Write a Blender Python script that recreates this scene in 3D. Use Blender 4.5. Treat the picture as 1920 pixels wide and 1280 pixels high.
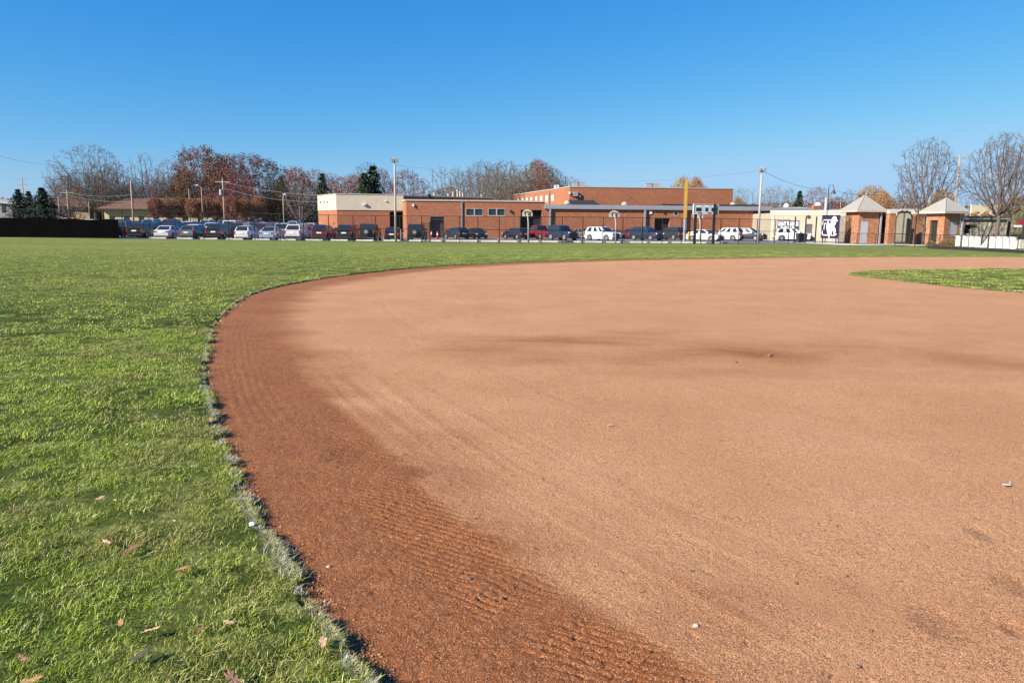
import bpy, bmesh, math, random
import numpy as np
from mathutils import Vector, Matrix

for o in list(bpy.data.objects): bpy.data.objects.remove(o)
R = math.radians
scene = bpy.context.scene
COL = scene.collection

# ------------------------------------------------------------------ camera
CAM_H = 1.65
FPX = 1387.0                       # focal length in pixels of the 1920 px wide photograph
PITCH = math.atan(215.0/FPX); ROLL = R(0.4)
cam = bpy.data.cameras.new('camera'); camo = bpy.data.objects.new('camera', cam); COL.objects.link(camo)
cam.sensor_width = 36; cam.lens = FPX/1920*36; cam.clip_start = 0.05; cam.clip_end = 6000
CM = Matrix.Rotation(math.pi/2-PITCH, 3, 'X') @ Matrix.Rotation(ROLL, 3, 'Z')
camo.matrix_world = Matrix.Translation((0, 0, CAM_H)) @ CM.to_4x4()
scene.camera = camo
scene.render.resolution_x = 1024; scene.render.resolution_y = 682

# ------------------------------------------------------------------ light
SUN_EL = 30.0; SUN_AZ = 30.0      # light travels towards +X, 25 degrees turned towards +Y
LDIR = Vector((math.cos(R(SUN_AZ))*math.cos(R(SUN_EL)), math.sin(R(SUN_AZ))*math.cos(R(SUN_EL)), -math.sin(R(SUN_EL))))
world = bpy.data.worlds.new('World'); scene.world = world; world.use_nodes = True
wn = world.node_tree; wn.nodes.clear()
sky = wn.nodes.new('ShaderNodeTexSky'); sky.sky_type = 'NISHITA'; sky.sun_disc = False
sky.sun_elevation = R(SUN_EL); sky.sun_rotation = math.atan2(-LDIR.x, -LDIR.y)
sky.air_density = 1.0; sky.dust_density = 0.25; sky.ozone_density = 3.0; sky.altitude = 200
EXPO = 1.05
bg = wn.nodes.new('ShaderNodeBackground'); bg.inputs[1].default_value = 0.115
wo = wn.nodes.new('ShaderNodeOutputWorld')
# the clear-sky colour response of the phone: one power and gain per channel over the whole sky
spx = wn.nodes.new('ShaderNodeSeparateColor'); cmb = wn.nodes.new('ShaderNodeCombineColor'); wn.links.new(sky.outputs[0], spx.inputs[0])
for i, (ga, gg, mx_) in enumerate(((.925, 1.80, .62), (.784, .897, .80), (.96, .40, .9))):
    p0 = wn.nodes.new('ShaderNodeMath'); p0.operation = 'SMOOTH_MIN'; p0.inputs[1].default_value = mx_/.1276; p0.inputs[2].default_value = 1.6
    p1 = wn.nodes.new('ShaderNodeMath'); p1.operation = 'POWER'; p1.inputs[1].default_value = gg
    p2 = wn.nodes.new('ShaderNodeMath'); p2.operation = 'MULTIPLY'; p2.inputs[1].default_value = ga*(0.115*2**.15)**gg/(0.115*2**EXPO)
    wn.links.new(spx.outputs[i], p0.inputs[0]); wn.links.new(p0.outputs[0], p1.inputs[0]); wn.links.new(p1.outputs[0], p2.inputs[0]); wn.links.new(p2.outputs[0], cmb.inputs[i])
wn.links.new(cmb.outputs[0], bg.inputs[0]); wn.links.new(bg.outputs[0], wo.inputs[0])
sun = bpy.data.lights.new('sun', 'SUN'); sun.energy = 5.0; sun.angle = R(0.53); sun.color = (1.0, 0.89, 0.73)
suno = bpy.data.objects.new('sun', sun); COL.objects.link(suno)
suno.rotation_euler = LDIR.to_track_quat('-Z', 'Y').to_euler()
vs = scene.view_settings; vs.view_transform = 'Standard'; vs.look = 'None'; vs.gamma = 1; vs.use_curve_mapping = False
vs.exposure = EXPO

# ------------------------------------------------------------------ picture helpers: a pixel of the photo -> a real place
C0 = Vector((0, 0, CAM_H))
def ray(px, py):
    return CM @ Vector(((px-960)/FPX, -(py-640)/FPX, -1))
def gp(px, py, z=0.0):
    d = ray(px, py); t = (z-CAM_H)/d.z; return C0+d*t
def at(px, py, Y):
    d = ray(px, py); return C0+d*(Y/d.y)
def colx(px, Y, z=1.65):
    k = (px-960)/FPX
    a = CM.transposed()
    # (a0.p)/( -a2.p ) = k
    A = a[0][0]+k*a[2][0]; B = a[0][1]*Y+a[0][2]*(z-CAM_H)+k*(a[2][1]*Y+a[2][2]*(z-CAM_H))
    return -B/A
def hit(px, py, p0, p1):
    dx, dy = p1[0]-p0[0], p1[1]-p0[1]; L = math.hypot(dx, dy); dx /= L; dy /= L
    d = ray(px, py); n = Vector((dy, -dx, 0))
    t = (Vector((p0[0], p0[1], 0))-C0).dot(n)/d.dot(n); P = C0+d*t
    return (P.x-p0[0])*dx+(P.y-p0[1])*dy, P.z
def sstep(a, b, x):
    t = np.clip((x-a)/(b-a), 0, 1); return t*t*(3-2*t)
def gz(x, y):                       # the car park rises gently towards the back left
    s = np.clip(y-85.0, 0, 26)*0.020
    return s*(1-sstep(-34, -21, x))+.16*(1-sstep(-55, -22, x))*sstep(50, 78, y)

# ------------------------------------------------------------------ mesh helpers
class MB:
    def __init__(s): s.v = []; s.f = []; s.m = []
    def add(s, verts, faces, mi=0):
        b = len(s.v); s.v += [tuple(p) for p in verts]
        for f in faces: s.f.append(tuple(b+i for i in f)); s.m.append(mi)
        return s
    def box(s, a, b, mi=0, M=None):
        x0, y0, z0 = a; x1, y1, z1 = b
        vs_ = [(x0,y0,z0),(x1,y0,z0),(x1,y1,z0),(x0,y1,z0),(x0,y0,z1),(x1,y0,z1),(x1,y1,z1),(x0,y1,z1)]
        if M is not None: vs_ = [M @ Vector(p) for p in vs_]
        return s.add(vs_, [(0,3,2,1),(4,5,6,7),(0,1,5,4),(1,2,6,5),(2,3,7,6),(3,0,4,7)], mi)
    def tube(s, pts, rad, n=6, mi=0, cap=True):
        pts = [Vector(p) for p in pts]
        if not hasattr(rad, '__len__'): rad = [rad]*len(pts)
        b = len(s.v); k = len(pts)
        t0 = (pts[1]-pts[0]).normalized(); up = Vector((0,0,1)) if abs(t0.z) < .9 else Vector((1,0,0))
        for i, p in enumerate(pts):
            t = (pts[min(i+1,k-1)]-pts[max(i-1,0)]).normalized()
            a = t.cross(up).normalized(); c = a.cross(t).normalized()
            for j in range(n):
                th = 2*math.pi*j/n+math.pi/n
                s.v.append(tuple(p+(a*math.cos(th)+c*math.sin(th))*rad[i]))
        for i in range(k-1):
            for j in range(n):
                s.f.append((b+i*n+j, b+i*n+(j+1)%n, b+(i+1)*n+(j+1)%n, b+(i+1)*n+j)); s.m.append(mi)
        if cap:
            s.f.append(tuple(b+j for j in range(n))[::-1]); s.m.append(mi)
            s.f.append(tuple(b+(k-1)*n+j for j in range(n))); s.m.append(mi)
        return s
    def prism(s, poly, z0, z1, mi=0):
        n = len(poly); zt = z1 if hasattr(z1, '__len__') else [z1]*n
        vs_ = [(p[0],p[1],z0) for p in poly]+[(p[0],p[1],zt[i]) for i, p in enumerate(poly)]
        return s.add(vs_, [tuple(range(n))[::-1], tuple(range(n,2*n))]+[(i,(i+1)%n,n+(i+1)%n,n+i) for i in range(n)], mi)
    def slab(s, pts, n, d, mi=0):      # flat outline (3-D points) given thickness d along n
        n = Vector(n).normalized()*d; k = len(pts); P = [Vector(p) for p in pts]
        return s.add(P+[p+n for p in P], [tuple(range(k))[::-1], tuple(range(k,2*k))]+[(i,(i+1)%k,k+(i+1)%k,k+i) for i in range(k)], mi)
    def lathe(s, prof, c=(0,0,0), n=12, mi=0):
        b = len(s.v); k = len(prof)
        for r, z in prof:
            for j in range(n):
                th = 2*math.pi*j/n; s.v.append((c[0]+r*math.cos(th), c[1]+r*math.sin(th), c[2]+z))
        for i in range(k-1):
            for j in range(n):
                s.f.append((b+i*n+j, b+i*n+(j+1)%n, b+(i+1)*n+(j+1)%n, b+(i+1)*n+j)); s.m.append(mi)
        s.f.append(tuple(b+j for j in range(n))[::-1]); s.m.append(mi)
        s.f.append(tuple(b+(k-1)*n+j for j in range(n))); s.m.append(mi)
        return s
    def build(s, name, mats, parent=None, smooth=False, loc=None):
        me = bpy.data.meshes.new(name); me.from_pydata(s.v, [], s.f)
        if not isinstance(mats, (list, tuple)): mats = [mats]
        for m in mats: me.materials.append(m)
        if len(mats) > 1: me.polygons.foreach_set('material_index', s.m)
        bm = bmesh.new(); bm.from_mesh(me); bmesh.ops.recalc_face_normals(bm, faces=bm.faces); bm.to_mesh(me); bm.free()
        if smooth: me.polygons.foreach_set('use_smooth', [True]*len(me.polygons))
        o = bpy.data.objects.new(name, me); COL.objects.link(o)
        if loc is not None: o.location = loc
        if parent is not None: o.parent = parent
        return o
def tag(o, label=None, cat=None, group=None, kind=None):
    if label: o['label'] = label
    if cat: o['category'] = cat
    if group: o['group'] = group
    if kind: o['kind'] = kind
    return o
def empty(name, loc=(0,0,0), rz=0, label=None, cat=None, group=None):
    o = bpy.data.objects.new(name, None); COL.objects.link(o); o.empty_display_size = .2
    o.location = loc; o.rotation_euler = (0,0,rz); return tag(o, label, cat, group)
def copy_tree(o, parent=None):
    c = o.copy(); COL.objects.link(c)
    if parent is not None: c.parent = parent
    for ch in list(o.children): copy_tree(ch, c)
    return c
def npmesh(name, V, F, mats, attrs=None, smooth=False, mi=None):
    me = bpy.data.meshes.new(name); V = np.asarray(V, np.float32); F = np.asarray(F, np.int32)
    me.vertices.add(len(V)); me.vertices.foreach_set('co', V.ravel())
    n, k = F.shape
    me.loops.add(n*k); me.loops.foreach_set('vertex_index', F.ravel())
    me.polygons.add(n); me.polygons.foreach_set('loop_start', np.arange(n, dtype=np.int32)*k)
    try: me.polygons.foreach_set('loop_total', np.full(n, k, np.int32))
    except Exception: pass
    if smooth: me.polygons.foreach_set('use_smooth', np.ones(n, bool))
    if mi is not None: me.polygons.foreach_set('material_index', np.asarray(mi, np.int32))
    me.update(calc_edges=True)
    for a, d in (attrs or {}).items():
        me.attributes.new(a, 'FLOAT', 'POINT').data.foreach_set('value', np.asarray(d, np.float32))
    if not isinstance(mats, (list, tuple)): mats = [mats]
    for m in mats: me.materials.append(m)
    return me

# ------------------------------------------------------------------ materials
ALB = .80                           # base colours sit below the values they show in the sunlit photograph
def srgb(r, g, b):
    f = lambda c: ((c/255+.055)/1.055)**2.4 if c > 10 else c/255/12.92
    return (f(r)*ALB, f(g)*ALB, f(b)*ALB, 1)
class NT:
    def __init__(s, name):
        s.m = bpy.data.materials.new(name); s.m.use_nodes = True; s.t = s.m.node_tree; s.t.nodes.clear()
        s.o = s.t.nodes.new('ShaderNodeOutputMaterial'); s.b = s.t.nodes.new('ShaderNodeBsdfPrincipled')
        s.t.links.new(s.b.outputs[0], s.o.inputs[0])
    def n(s, typ, **kw):
        nd = s.t.nodes.new('ShaderNode'+typ)
        for k, v in kw.items():
            if k.startswith('i_'):
                key = k[2:]; key = int(key) if key.isdigit() else key
                s.put(nd.inputs[key], v)
            else: setattr(nd, k, v)
        return nd
    def put(s, sock, v):
        if isinstance(v, bpy.types.NodeSocket): s.t.links.new(v, sock)
        else: sock.default_value = v
    def noise(s, scale, detail=4, vec=None, rough=.55, dist=0):
        nd = s.n('TexNoise', i_Scale=scale, i_Detail=detail, i_Roughness=rough, i_Distortion=dist)
        if vec is not None: s.put(nd.inputs['Vector'], vec)
        return nd.outputs[0]
    def ramp(s, fac, stops):
        nd = s.n('ValToRGB'); s.put(nd.inputs[0], fac); e = nd.color_ramp.elements
        while len(e) < len(stops): e.new(.5)
        for i, (p, c) in enumerate(stops):
            e[i].position = p; e[i].color = c if len(c) == 4 else (*c, 1)
        return nd.outputs[0]
    def mix(s, f, a, b, mode='MIX'):
        nd = s.n('MixRGB', blend_type=mode); s.put(nd.inputs[0], f); s.put(nd.inputs[1], a); s.put(nd.inputs[2], b); return nd.outputs[0]
    def math(s, op, a, b=0.0, clamp=False):
        nd = s.n('Math', operation=op, use_clamp=clamp); s.put(nd.inputs[0], a); s.put(nd.inputs[1], b); return nd.outputs[0]
    def mapr(s, v, a, b, c=0.0, d=1.0):
        nd = s.n('MapRange'); s.put(nd.inputs[0], v)
        for i, x in enumerate((a, b, c, d)): s.put(nd.inputs[i+1], x)
        return nd.outputs[0]
    def bump(s, h, strength=.5, dist=.01, prev=None):
        nd = s.n('Bump', i_Strength=strength, i_Distance=dist); s.put(nd.inputs['Height'], h)
        if prev is not None: s.put(nd.inputs['Normal'], prev)
        return nd.outputs[0]
    def attr(s, name, typ='GEOMETRY'):
        return s.n('Attribute', attribute_name=name, attribute_type=typ)
    def pos(s, sc=None):
        g = s.n('NewGeometry').outputs['Position']
        if sc is None: return g
        m = s.n('Mapping'); s.put(m.inputs[0], g); m.inputs['Scale'].default_value = sc; return m.outputs[0]
    def obj(s, sc=None):
        g = s.n('TexCoord').outputs['Object']
        if sc is None: return g
        m = s.n('Mapping'); s.put(m.inputs[0], g); m.inputs['Scale'].default_value = sc; return m.outputs[0]
    def done(s, col, rough=.8, normal=None, metal=0.0, spec=None):
        s.put(s.b.inputs['Base Color'], col); s.put(s.b.inputs['Roughness'], rough); s.put(s.b.inputs['Metallic'], metal)
        if normal is not None: s.put(s.b.inputs['Normal'], normal)
        if spec is not None: s.b.inputs['Specular IOR Level'].default_value = spec
        return s.m
def plain(name, c, rough=.7, metal=0.0, var=.18, scale=3.0, spec=None):
    t = NT(name); n = t.noise(scale, 5, t.obj())
    c1 = tuple(x*(1-var) for x in c[:3])+(1,); c2 = tuple(min(1, x*(1+var)) for x in c[:3])+(1,)
    return t.done(t.ramp(n, [(.3, c1), (.7, c2)]), rough, None, metal, spec)

M = {}
def mat_dirt():
    t = NT('infield_clay'); P = t.pos()
    damp = t.attr('damp').outputs['Fac']; dark = t.attr('dark').outputs['Fac']
    n1 = t.noise(.55, 5, P, .6); n2 = t.noise(5, 5, P, .6); n3 = t.noise(55, 4, P, .7); n4 = t.noise(170, 2, P, .6)
    dry = t.ramp(n1, [(.30, srgb(216,158,111)), (.5, srgb(225,169,121)), (.70, srgb(232,179,132))])
    wet = t.ramp(n2, [(.3, srgb(150,89,48)), (.6, srgb(170,105,59)), (.8, srgb(186,123,74))])
    f = t.math('ADD', damp, t.math('MULTIPLY', t.math('SUBTRACT', n3, .5), .55))
    f = t.mapr(f, .12, .88)
    c = t.mix(f, dry, wet)
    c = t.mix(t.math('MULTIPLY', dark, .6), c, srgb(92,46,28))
    c = t.mix(t.mapr(n4, .49, .39, 0, .74), c, srgb(98,50,26))           # shade in the crevices between grains, painted as darker colour
    c = t.mix(t.mapr(n4, .56, .66, 0, .62), c, srgb(246,204,162))      # pale grains
    c = t.mix(t.mapr(n3, .47, .36, 0, .40), c, srgb(128,76,46))
    c = t.mix(t.mapr(n3, .57, .68, 0, .30), c, srgb(238,190,146))
    spk = t.n('TexVoronoi', feature='F1', i_Scale=17.0); t.put(spk.inputs['Vector'], t.pos((1,1.0,1)))
    sel = t.math('GREATER_THAN', t.n('SeparateColor', i_0=spk.outputs['Color']).outputs[0], .93)
    sp = t.math('MULTIPLY', t.mapr(spk.outputs['Distance'], .05, .14, 1, 0), sel)
    c = t.mix(t.math('MULTIPLY', sp, .6), c, srgb(96,58,42))
    bn = t.bump(n4, .9, .009, t.bump(n3, .8, .018, t.bump(n2, .25, .03)))
    return t.done(c, .93, bn, spec=.2)
def mat_soilgrass():
    t = NT('turf_ground'); P = t.pos()
    far = t.attr('far').outputs['Fac']; edge = t.attr('fringe').outputs['Fac']; bare = t.attr('bare').outputs['Fac']
    n0 = t.noise(.12, 4, P); n1 = t.noise(.8, 5, P, .6); n2 = t.noise(9, 5, t.pos((1,.55,1)), .7); n5 = t.noise(3.2, 5, t.pos((.6,1,1)), .75); n3 = t.noise(60, 4, t.pos((1,.6,1)), .75)
    near = t.ramp(n3, [(.3, srgb(14,18,4)), (.5, srgb(46,60,14)), (.7, srgb(96,106,44))])  # near ground kept almost black, standing in for shade between blades
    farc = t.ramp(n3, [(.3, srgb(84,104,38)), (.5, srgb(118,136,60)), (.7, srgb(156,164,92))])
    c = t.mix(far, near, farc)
    c = t.mix(t.mapr(n1, .42, .62, 0, .5), c, t.mix(.6, c, srgb(150,160,84)))
    c = t.mix(t.mapr(n0, .45, .68, 0, .45), c, srgb(158,156,88))
    c = t.mix(t.mapr(n2, .35, .55, .38, 0), c, srgb(56,76,24))
    c = t.mix(t.mapr(n5, .40, .50, .45, 0), c, srgb(74,98,30)); c = t.mix(t.mapr(n5, .52, .64, 0, .5), c, srgb(176,180,104))
    c = t.mix(edge, c, srgb(132,126,104))
    c = t.mix(bare, c, t.ramp(n2, [(.3, srgb(104,72,46)), (.7, srgb(160,122,84))]))
    return t.done(c, .95, t.bump(n3, .8, .02, t.bump(n2, .8, .05)), spec=.1)
def mat_blade():
    t = NT('grass_blade'); P = t.pos()
    sh = t.attr('shade').outputs['Fac']; tint = t.attr('tint', 'INSTANCER').outputs['Fac']
    n0 = t.noise(.35, 4, P); n1 = t.noise(2.2, 4, P, .6); py_ = t.n('SeparateXYZ', i_0=P).outputs[1]
    a = t.ramp(sh, [(0, srgb(72,100,6)), (.3, srgb(130,160,20)), (.55, srgb(180,202,60)), (.78, srgb(220,230,116)), (.88, srgb(232,228,160)), (1, srgb(246,236,192))])
    a = t.mix(t.mapr(n1, .42, .66, 0, .55), a, t.mix(.55, a, srgb(160,166,92)))
    a = t.mix(t.mapr(n0, .5, .66, 0, .35), a, srgb(92,142,30))
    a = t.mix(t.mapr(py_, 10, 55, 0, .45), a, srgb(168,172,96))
    dry = t.ramp(sh, [(0, srgb(150,148,126)), (.5, srgb(208,204,186)), (1, srgb(246,244,230))])
    straw = t.ramp(sh, [(0, srgb(116,112,48)), (.5, srgb(168,168,88)), (1, srgb(216,208,150))])
    a = t.mix(t.mapr(tint, 0, .5), a, straw); a = t.mix(t.mapr(tint, .5, 1), a, dry)
    m = t.done(a, .6, spec=.12)
    tr = t.n('BsdfTranslucent'); t.put(tr.inputs[0], t.mix(.5, a, srgb(150,190,60)))
    mx = t.n('MixShader'); mx.inputs[0].default_value = .12
    t.t.links.new(t.b.outputs[0], mx.inputs[1]); t.t.links.new(tr.outputs[0], mx.inputs[2]); t.t.links.new(mx.outputs[0], t.o.inputs[0])
    return m
def mat_brick(name, c1, c2, c3, mortar):
    t = NT(name)
    tc = t.n('TexCoord').outputs['UV']
    b = t.n('TexBrick', i_Scale=1.0, i_Color1=c1, i_Color2=c2, i_Mortar=mortar)
    t.put(b.inputs['Vector'], tc)
    b.inputs['Mortar Size'].default_value = .008; b.inputs['Brick Width'].default_value = .24; b.inputs['Row Height'].default_value = .078
    b.inputs['Bias'].default_value = 0.1
    n = t.noise(2.2, 5, tc, .7); n2 = t.noise(.25, 3, tc)
    c = t.mix(t.mapr(n, .5, .72, 0, .75), b.outputs[0], c3)
    c = t.mix(t.mapr(n2, .4, .7, 0, .3), c, c2)
    return t.done(c, .88, t.bump(b.outputs[1], .3, .004), spec=.2)
def mat_color(name, rough, metal=0.0, coat=0.0, var=.08, spec=.5):
    t = NT(name); oc = t.n('ObjectInfo').outputs['Color']; n = t.noise(6, 4, t.obj())
    c = t.mix(t.mapr(n, .3, .7, 0, var), oc, (.25,.22,.18,1))
    m = t.done(c, rough, None, metal, spec); t.b.inputs['Coat Weight'].default_value = coat; t.b.inputs['Coat Roughness'].default_value = .06
    return m
def mat_leaf():
    t = NT('autumn_foliage'); oc = t.n('ObjectInfo').outputs['Color']; P = t.pos()
    n = t.noise(.35, 3, P); n2 = t.noise(1.6, 3, P)
    c = t.mix(t.mapr(n, .35, .65, 0, .55), oc, t.mix(.6, oc, (.03,.02,.012,1)))
    c = t.mix(t.mapr(n2, .5, .7, 0, .35), c, t.mix(.5, c, srgb(190,160,110)))
    return t.done(c, .8, spec=.15)
def mat_bark():
    t = NT('bark'); oc = t.n('ObjectInfo').outputs['Color']
    n = t.noise(3, 4, t.obj((1,1,.3)))
    c = t.mix(t.mapr(n, .3, .7, 0, .45), oc, t.mix(.6, oc, (.04,.03,.025,1)))
    return t.done(c, .9, t.bump(n, .5, .03), spec=.1)
def mat_asphalt():
    t = NT('asphalt'); P = t.pos(); n = t.noise(.3, 5, P); n2 = t.noise(90, 2, P)
    c = t.ramp(n, [(.3, (.10,.10,.105,1)), (.7, (.17,.168,.165,1))]); c = t.mix(t.mapr(n2, .4, .6, 0, .3), c, (.25,.24,.23,1))
    return t.done(c, .85, t.bump(n2, .4, .004))
def mat_concrete():
    t = NT('concrete'); n = t.noise(2.5, 5, t.obj()); return t.done(t.ramp(n, [(.3, (.40,.38,.34,1)), (.7, (.58,.56,.51,1))]), .85)
def mat_siding(name, ca, cb, per=.2, ax='z'):
    t = NT(name); g = t.n('SeparateXYZ', i_0=t.obj())
    v = g.outputs[2] if ax == 'z' else g.outputs[0]
    w = t.math('FRACT', t.math('MULTIPLY', v, 1/per))
    n = t.noise(1.5, 4, t.obj())
    c = t.mix(t.mapr(n, .3, .7), ca, cb); c = t.mix(t.mapr(w, 0, .14, .5, 0), c, tuple(x*.45 for x in ca[:3])+(1,))
    return t.done(c, .7, t.bump(w, .4, .02))
M['dirt'] = mat_dirt(); M['turf'] = mat_soilgrass(); M['blade'] = mat_blade()
M['brick'] = mat_brick('orange_brick', srgb(176,112,82), srgb(154,92,66), srgb(196,140,106), srgb(168,132,108))
M['brick2'] = mat_brick('mottled_brick', srgb(178,118,88), srgb(144,92,70), srgb(212,166,128), srgb(180,148,118))
M['paint'] = mat_color('car_paint', .3, .1, .55, .05); M['leaf'] = mat_leaf(); M['bark'] = mat_bark()
M['asphalt'] = mat_asphalt(); M['concrete'] = mat_concrete()
M['glass'] = plain('dark_glass', (.02,.025,.03), .06, 0, .3, 1.0, .8)
M['tyre'] = plain('rubber', (.018,.018,.018), .85); M['rim'] = plain('alloy', (.5,.5,.52), .3, .8)
M['red'] = plain('tail_light_red', (.42,.02,.02), .2); M['lens'] = plain('headlight_lens', (.75,.75,.75), .12)
M['plate'] = plain('plate_white', (.7,.72,.75), .5); M['screen'] = plain('black_mesh_fabric', (.003,.003,.0035), 1.0, spec=.02)
M['blackpl'] = plain('black_plastic', (.02,.02,.021), .6)
M['black'] = plain('black_metal', (.012,.012,.013), .45); M['steel'] = plain('grey_steel', (.42,.43,.45), .45, .3)
M['white'] = plain('white_paint', (.64,.64,.63), .6, var=.06); M['beige'] = plain('beige_stucco', srgb(206,194,174), .85, var=.06, scale=1)
M['cap'] = plain('roof_edge_metal', srgb(188,176,166), .6, var=.08); M['fascia'] = plain('grey_fascia', srgb(150,152,160), .55, var=.1)
M['cream'] = mat_siding('cream_panel', srgb(184,175,158), srgb(172,163,146), .6, 'x'); M['creamtrim'] = plain('cream_trim', srgb(208,200,182), .7, var=.06)
M['darkroof'] = plain('dark_roof', (.03,.03,.034), .8); M['doorgrey'] = plain('grey_door', srgb(176,180,192), .5, var=.05)
M['roofmetal'] = plain('standing_seam_roof', srgb(164,162,158), .8, .0, .06, spec=.1)
M['yellow'] = plain('yellow_paint', srgb(200,158,66), .5, var=.1); M['wood'] = plain('weathered_wood', srgb(168,150,136), .85, var=.2, scale=2)
M['polegrey'] = plain('light_pole_grey', srgb(176,168,164), .7, var=.12)
M['purple'] = plain('purple_vinyl', srgb(30,17,70), .55, var=.1); M['ink'] = plain('white_ink', (.64,.64,.67), .6, var=.03)
M['orange'] = plain('orange_plastic', srgb(230,84,40), .5); M['bronze'] = plain('dark_bronze', (.05,.04,.035), .4)
M['void'] = plain('unlit_interior', (.012,.011,.012), .9); M['darkdoor'] = plain('dark_door', (.05,.045,.055), .5)  # void: near-black colour standing in for shade inside openings, also dark display windows
M['tan'] = plain('tan_siding', srgb(176,150,128), .8, var=.1); M['brownroof'] = plain('brown_shingle', srgb(104,76,62), .9, var=.25, scale=1.2)
M['greysiding'] = mat_siding('grey_lap_siding', srgb(164,156,140), srgb(150,142,128), .22)
M['gable'] = plain('grey_gable', srgb(140,138,136), .8); M['needle'] = plain('spruce_needles', (.022,.042,.02), .85, var=.5, scale=1.2)
M['insul'] = plain('wire_grey', (.12,.12,.13), .6); M['stone'] = plain('pebble_stone', (.17,.11,.075), .8, var=.4, scale=40)
M['redsign'] = plain('red_ink', srgb(190,24,50), .5); M['bin'] = plain('bin_plastic', (.02,.024,.022), .5)
M['paleleaf'] = plain('pale_dry_leaf', srgb(214,176,136), .7, var=.25, scale=30); M['rustleaf'] = plain('rust_leaf', srgb(140,98,68), .7, var=.3, scale=30)
M['dryleaf'] = plain('dry_leaf', srgb(182,138,100), .7, var=.3, scale=30); M['darkleaf'] = plain('grey_leaf', srgb(96,84,76), .7, var=.3, scale=30)
M['bush'] = mat_color('bush_leaf', .8, var=.3, spec=.15)
def wmat(o, *ms): return o

def uv_world(o, sc=1.0):            # brick coordinates in metres along each wall face
    me = o.data; uv = me.uv_layers.new(name='UVMap'); co = me.vertices
    for p in me.polygons:
        n = p.normal
        for li in p.loop_indices:
            v = co[me.loops[li].vertex_index].co
            if abs(n.z) > .7: uv.data[li].uv = (v.x*sc, v.y*sc)
            else:
                l = math.hypot(n.x, n.y) or 1
                uv.data[li].uv = ((-n.y*v.x+n.x*v.y)/l*sc, v.z*sc)
    return o

# ------------------------------------------------------------------ infield outline (photo pixels -> ground)
EDGE_PX = [(700,1290),(655,1235),(622,1185),(592,1150),(560,1098),(525,1040),(500,1000),(470,960),(447,905),(425,850),(404,795),(390,745),(383,700),(386,655),
           (396,620),(414,590),(440,566),(472,549),(512,537),(562,527),(622,518),(700,508.5),(800,499.5),(900,493.5),(1000,489.5),(1100,486.3),(1200,484.2),(1320,482.6),(1460,481.2),(1620,480.4),(1780,480.3),(1920,480.6)]
edge = [gp(*p) for p in EDGE_PX]; edge = [(p.x, p.y) for p in edge]
d0 = np.array(edge[0])-np.array(edge[2])
pre = [tuple(np.array(edge[0])+d0/np.linalg.norm(d0)*k+np.array([k*k*.10, 0])) for k in (3.5, 2.2, 1.1, .5)]
post = [(48, 47.5), (62, 44), (70, 30), (66, 5), (50, -20), (20, -25), (6, -16)]
EDGE = np.array(pre+edge+post)
def catmull(P, n=6, closed=True):
    out = []; N = len(P)
    for i in range(N):
        p0, p1, p2, p3 = P[(i-1)%N], P[i], P[(i+1)%N], P[(i+2)%N]
        for k in range(n):
            t = k/n
            out.append(.5*((2*p1)+(-p0+p2)*t+(2*p0-5*p1+4*p2-p3)*t*t+(-p0+3*p1-3*p2+p3)*t**3))
    return np.array(out)
EDGE = catmull(EDGE, 5)
rng = np.random.RandomState(5)
INNER_PX = [(1588,512),(1604,509),(1625,507),(1660,505.5),(1720,504.6),(1800,504),(1920,503.4)]
INL_PX = [(1920,547),(1850,541),(1790,535.5),(1730,529.5),(1670,523),(1630,518.5),(1600,515)]
inner = [gp(*p) for p in INNER_PX]+[Vector((34,26,0)), Vector((36,16,0)), Vector((26,9.5,0)), Vector((16,13.2,0))]+[gp(*p) for p in INL_PX]
INNER = catmull(np.array([(p.x, p.y) for p in inner]), 4)
def sdist(X, Y, poly, want_s=False):      # signed distance, positive inside
    P = np.stack([X.ravel(), Y.ravel()], 1).astype(np.float32); A = poly.astype(np.float32); B = np.roll(poly, -1, 0); D = B-A; L2 = (D**2).sum(1)+1e-12
    SL = np.concatenate([[0], np.cumsum(np.sqrt(L2))])[:-1]
    out = np.empty(len(P)); ss = np.empty(len(P)); ins = np.zeros(len(P), bool)
    for k in range(0, len(P), 4000):
        q = P[k:k+4000]; w = q[:, None, :]-A[None]
        t = np.clip((w*D[None]).sum(2)/L2, 0, 1); e = w-t[..., None]*D[None]; d2 = (e**2).sum(2)
        j = d2.argmin(1); ii = np.arange(len(q)); out[k:k+4000] = np.sqrt(d2[ii, j]); ss[k:k+4000] = SL[j]+t[ii, j]*np.sqrt(L2[j])
        yi, yj = A[:, 1][None], B[:, 1][None]; py = q[:, 1][:, None]
        c = ((yi > py) != (yj > py)) & (q[:, 0][:, None] < (B[:, 0]-A[:, 0])[None]*(py-yi)/(yj-yi+1e-12)+A[:, 0][None])
        ins[k:k+4000] = (c.sum(1) % 2) == 1
    sd = np.where(ins, out, -out).reshape(X.shape)
    return (sd, ss.reshape(X.shape)) if want_s else sd
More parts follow.
